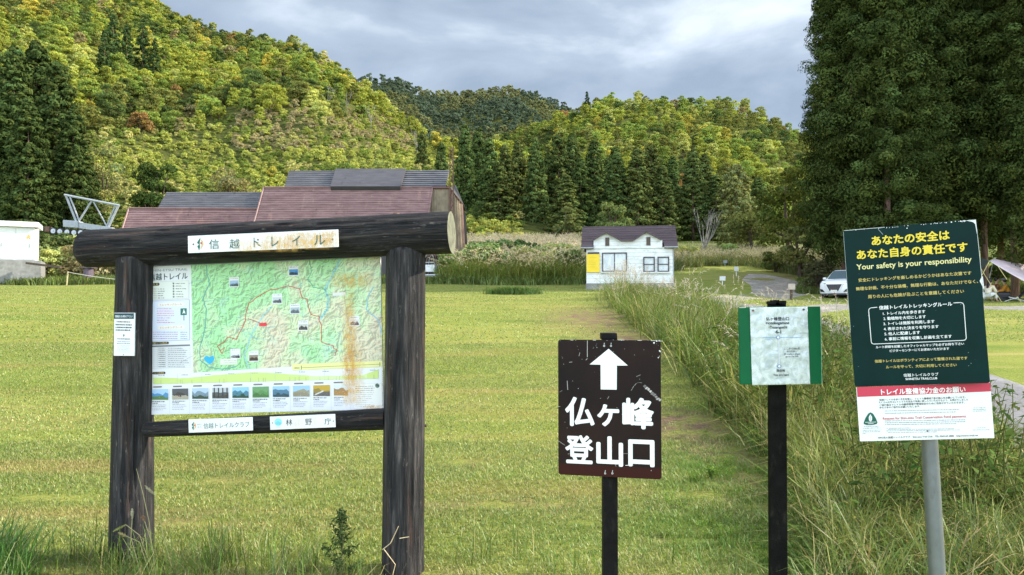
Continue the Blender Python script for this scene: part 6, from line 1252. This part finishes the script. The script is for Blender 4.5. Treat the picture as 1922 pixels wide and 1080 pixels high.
for x, y in pts:
    k = int(rng.choice(5, p=[.3,.22,.18,.2,.10])); s = rng.uniform(.45, 1.0)*(.8 if y < 5 else 1); c = vnoise(np.array([x]), np.array([y]), .9, 44, 2)[0]
    its.append((k, x, y, float(G(x, y))-.02, s, rng.uniform(0, 6.28), np.array((1.12,1.08,.95))*rng.uniform(.75, 1.25)*(.7+.7*c)))
tall += [tuft(380+i, 24, h, w, .10, ln, cols) for i, (h, w, ln, cols) in enumerate(((.95,.016,.75,GREENS),(.8,.020,.9,[(3,(.10,.155,.03)),(2,(.16,.215,.05)),(.8,(.36,.31,.13))]),(1.0,.013,.6,[(2,(.20,.22,.06)),(1.5,(.42,.35,.17)),(1,(.11,.15,.035))])))]
pts = fill(bank_poly, 1150, (8, 40))
for x, y in pts: its.append((int(rng.choice(8, p=[.10,.08,.06,.06,.04,.28,.24,.14])), x, y, float(G(x, y))-.02, rng.uniform(.5, 1.0)*(1.15 if x < 3.6 else .75), rng.uniform(0, 6.28), np.array((.98,1.0,.82))*rng.uniform(.7, 1.2)))
for _ in range(260):                                                  # grass in front of the road and round the sign feet, at the lower right
    u, v = rng.uniform(1540, 2050), rng.uniform(900, 1190); p = ground_at(u, v); its.append((int(rng.choice(5, p=[.25,.3,.15,.2,.10])), p[0], p[1], p[2]-.02, rng.uniform(.4, .9), rng.uniform(0, 6.28), np.ones(3)*rng.uniform(.8, 1.2)))
merged('bank_grass', its, tall, M['grass'], None, label='tall rough grass on the bank beside the road', cat='grass')
its = []
for x, y in fill(bank_poly, 150, (2.6, 14)): its.append((int(rng.integers(4)), x, y, float(G(x, y))-.02, rng.uniform(.6, 1.5), rng.uniform(0, 6.28), np.ones(3)*rng.uniform(.7, 1.15)))
for _ in range(230):
    u, v = 1250+260*rng.random()**.8, rng.uniform(770, 1075); p = ground_at(u, v)
    if vnoise(np.array([p[0]]), np.array([p[1]]), 2.2, 51, 2)[0] < .47: continue
    its.append((int(rng.integers(4)), p[0], p[1], p[2]-.045, rng.uniform(.16, .26), rng.uniform(0, 6.28), np.array((1.5,1.75,1.1))*rng.uniform(.75, 1.2)))
merged('bank_herbs', its, herb, M['leaf'], None, label='dark leafy herbs among the bank grass', cat='herbs')
its = []
for u, v, n, rs in ((1175,562,15,.95),(1150,556,10,.75),(1215,566,10,.8),(1255,578,7,.6),(1140,577,8,.55)):
    for k in range(n): p = ground_at(u+rng.normal(0, 14), v+rng.normal(0, 4)); its.append((int(rng.integers(3)), p[0], p[1], p[2]-.03, rs*rng.uniform(.9, 1.5), rng.uniform(0, 6.28), np.ones(3)*rng.uniform(.85, 1.2)))
for x, y in fill(bank_poly, 30, (9, 26)): its.append((int(rng.integers(3)), x, y, float(G(x, y))-.03, rng.uniform(.7, 1.2), rng.uniform(0, 6.28), np.ones(3)*rng.uniform(.85, 1.15)))
merged('plume_grass', its, plum, M['grass'], None, label='plumed grass clumps at the top of the bank before the hut', cat='grass')
# long uncut blades along the bottom edge, round the feet of the notice board
fg = [tuft(360+i, 16, h, .0055, .05, ln, [(3, (.11,.175,.03)), (2, (.17,.23,.05)), (1, (.34,.30,.12))]) for i, (h, ln) in enumerate(((.30,.6),(.40,.5),(.22,.9)))]
its = []
for _ in range(210):
    u = rng.choice([rng.uniform(-40, 60), rng.uniform(60, 700), rng.uniform(180, 420), rng.uniform(860, 1500)], p=[.12,.38,.34,.16]); v = 1045+abs(rng.normal(0, 55)); p = ground_at(u, v); its.append((int(rng.integers(3)), p[0], p[1], p[2]-.01, rng.uniform(.35, .85), rng.uniform(0, 6.28), np.ones(3)*rng.uniform(.8, 1.25)))
for _ in range(60): p = ground_at(rng.uniform(-60, 40), rng.uniform(1080, 1150)); its.append((1, p[0], p[1], p[2]-.01, rng.uniform(.6, 1.1), rng.uniform(0, 6.28), np.array((.7,.95,.8))*rng.uniform(.8, 1.2)))
merged('uncut_grass', its, fg, M['grass'], None, label='long uncut grass blades at the feet of the notice board', cat='grass')
# single plants that stand out
def foxtail(loc, pts, head, label, col=(.42,.40,.16)):
    r = empty('foxtail_grass', loc, label, 'grass stalk'); o = np.array(loc); mb = MB(); P = [np.array(p) for p in pts]; mb.tube([np.array(loc)]+P, [.0022]*len(P)+[.0012], 5); mb.build('stem', worn('straw_stem', (.36,.32,.13), .2, 30), r, o)
    if head:
        a, b_ = P[-2], P[-1]; r_ = np.random.default_rng(int(abs(loc[0])*1e4) % 9999); n = 260; t = r_.uniform(0, 1, n); d = sphere_pts(n, r_); ax = (b_-a)/np.linalg.norm(b_-a); base = a + (b_-a)*t[:, None]; w = .007*np.sin(np.pi*(.08+.9*t))[:, None]
        d = unit(d - (d@ax)[:, None]*ax + ax*.7); s = np.cross(d, r_.normal(0, 1, (n, 3))); s = unit(s)*.0009; V = np.stack([base-s, base+s, base+d*(w*1.8+.003)], 1).reshape(-1, 3)-o; me = mesh_np('seed_head', V, [np.arange(3*n).reshape(n, 3)], np.repeat(pick(r_, n, [(1, col)]), 3, 0)); h = link('seed_head', me, M['grass'], r)
for k, (pp, head, lab) in enumerate((([(290,1050),(262,1005),(236,985),(212,998)],True,'foxtail with drooping green head across the left post'),([(292,1060),(280,980),(268,925)][::1]+[(256,880)],False,'dry thin stalk leaning across the left post'),([(300,1068),(282,1010),(272,980),(267,968)],True,'upright foxtail with reddish head at the left post'),([(285,1062),(262,1018),(240,1008),(222,1000)],True,'foxtail with tan head bending left over the post'),([(268,1064),(246,1010),(248,975),(248,955)],True,'foxtail with white head in front of the left post'),([(330,1075),(305,1000),(292,930),(272,912)],True,'foxtail with pale head beside the left post edge'))):
    Yk = 4.28-.02*k; P = [at(*p, Yk) for p in pp]; base = P[0].copy(); base[2] = float(G(base[0], Yk)); foxtail(tuple(base), P[1:], head, lab, ((.34,.36,.10),(.4,.35,.15),(.38,.22,.12),(.48,.40,.17),(.62,.58,.42),(.55,.50,.33))[k])
mb = MB(); Yk = by(756)-.185
for a, b_ in (((718,1032),(733,1020)), ((733,1020),(748,988)), ((721,1032),(742,1060)), ((750,1011),(768,1008))): mb.tube([at(*a, Yk), at(*b_, Yk)], [.0028,.002], 5)
c = at(735, 1080, Yk); mb.tube([at(742,1060,Yk), np.array((c[0], Yk, float(G(c[0], Yk))))], .002, 4); o = mb.build('dead_twig', worn('straw', (.58,.46,.26), .2, 30), None, tuple(c)); tag(o, 'broken dry straw twig lying against the right post', 'twig')
def weed(u, v, H, label, col, n=520, seed=1):
    p = ground_at(u, v); r_ = np.random.default_rng(seed); r = empty('weed_plant', p, label, 'weed'); mb = MB(); mb.tube([(0,0,0),(.01,0,H*.5),(.0,.01,H)], [.006,.004,.001], 5); Ps = []
    for k in range(15):
        z = H*(.08+.82*k/15); a = k*2.4; q = .13*H/.5*(1-k/17); e = np.array([math.cos(a)*q, math.sin(a)*q, z+.09*(1-k/20)]); mb.tube([(0,0,z), e], [.003,.001], 4)
        for j in range(n//15): t = r_.uniform(.15, 1.05); Ps.append(np.array([0,0,z])*(1-t)+e*t+r_.normal(0, .012, 3))
    Ps = np.array(Ps); mb.build('stem', worn('green_stem', (.12,.14,.05)), r); V, Fc = leaves(Ps, np.tile((0,0,1.), (len(Ps), 1)), .016, r_, .7, .3); link('foliage', mesh_np('foliage', V, [Fc], np.repeat(pick(r_, len(Ps), [(1, col)]), 4, 0)), M['leaf'], r)
weed(640, 1095, .44, 'dark bushy weed with small leaves between the board posts', (.065,.10,.035), 620, 1); weed(1560, 700, .9, 'tall weed with upright leaves right of the green board', (.12,.19,.04), 300, 2)
weed(1765, 880, .55, 'leafy weed behind the leaning pipe', (.13,.19,.05), 420, 3); weed(1335, 905, .11, 'low bright green weed on the grass right of the arrow sign', (.17,.27,.05), 260, 4)
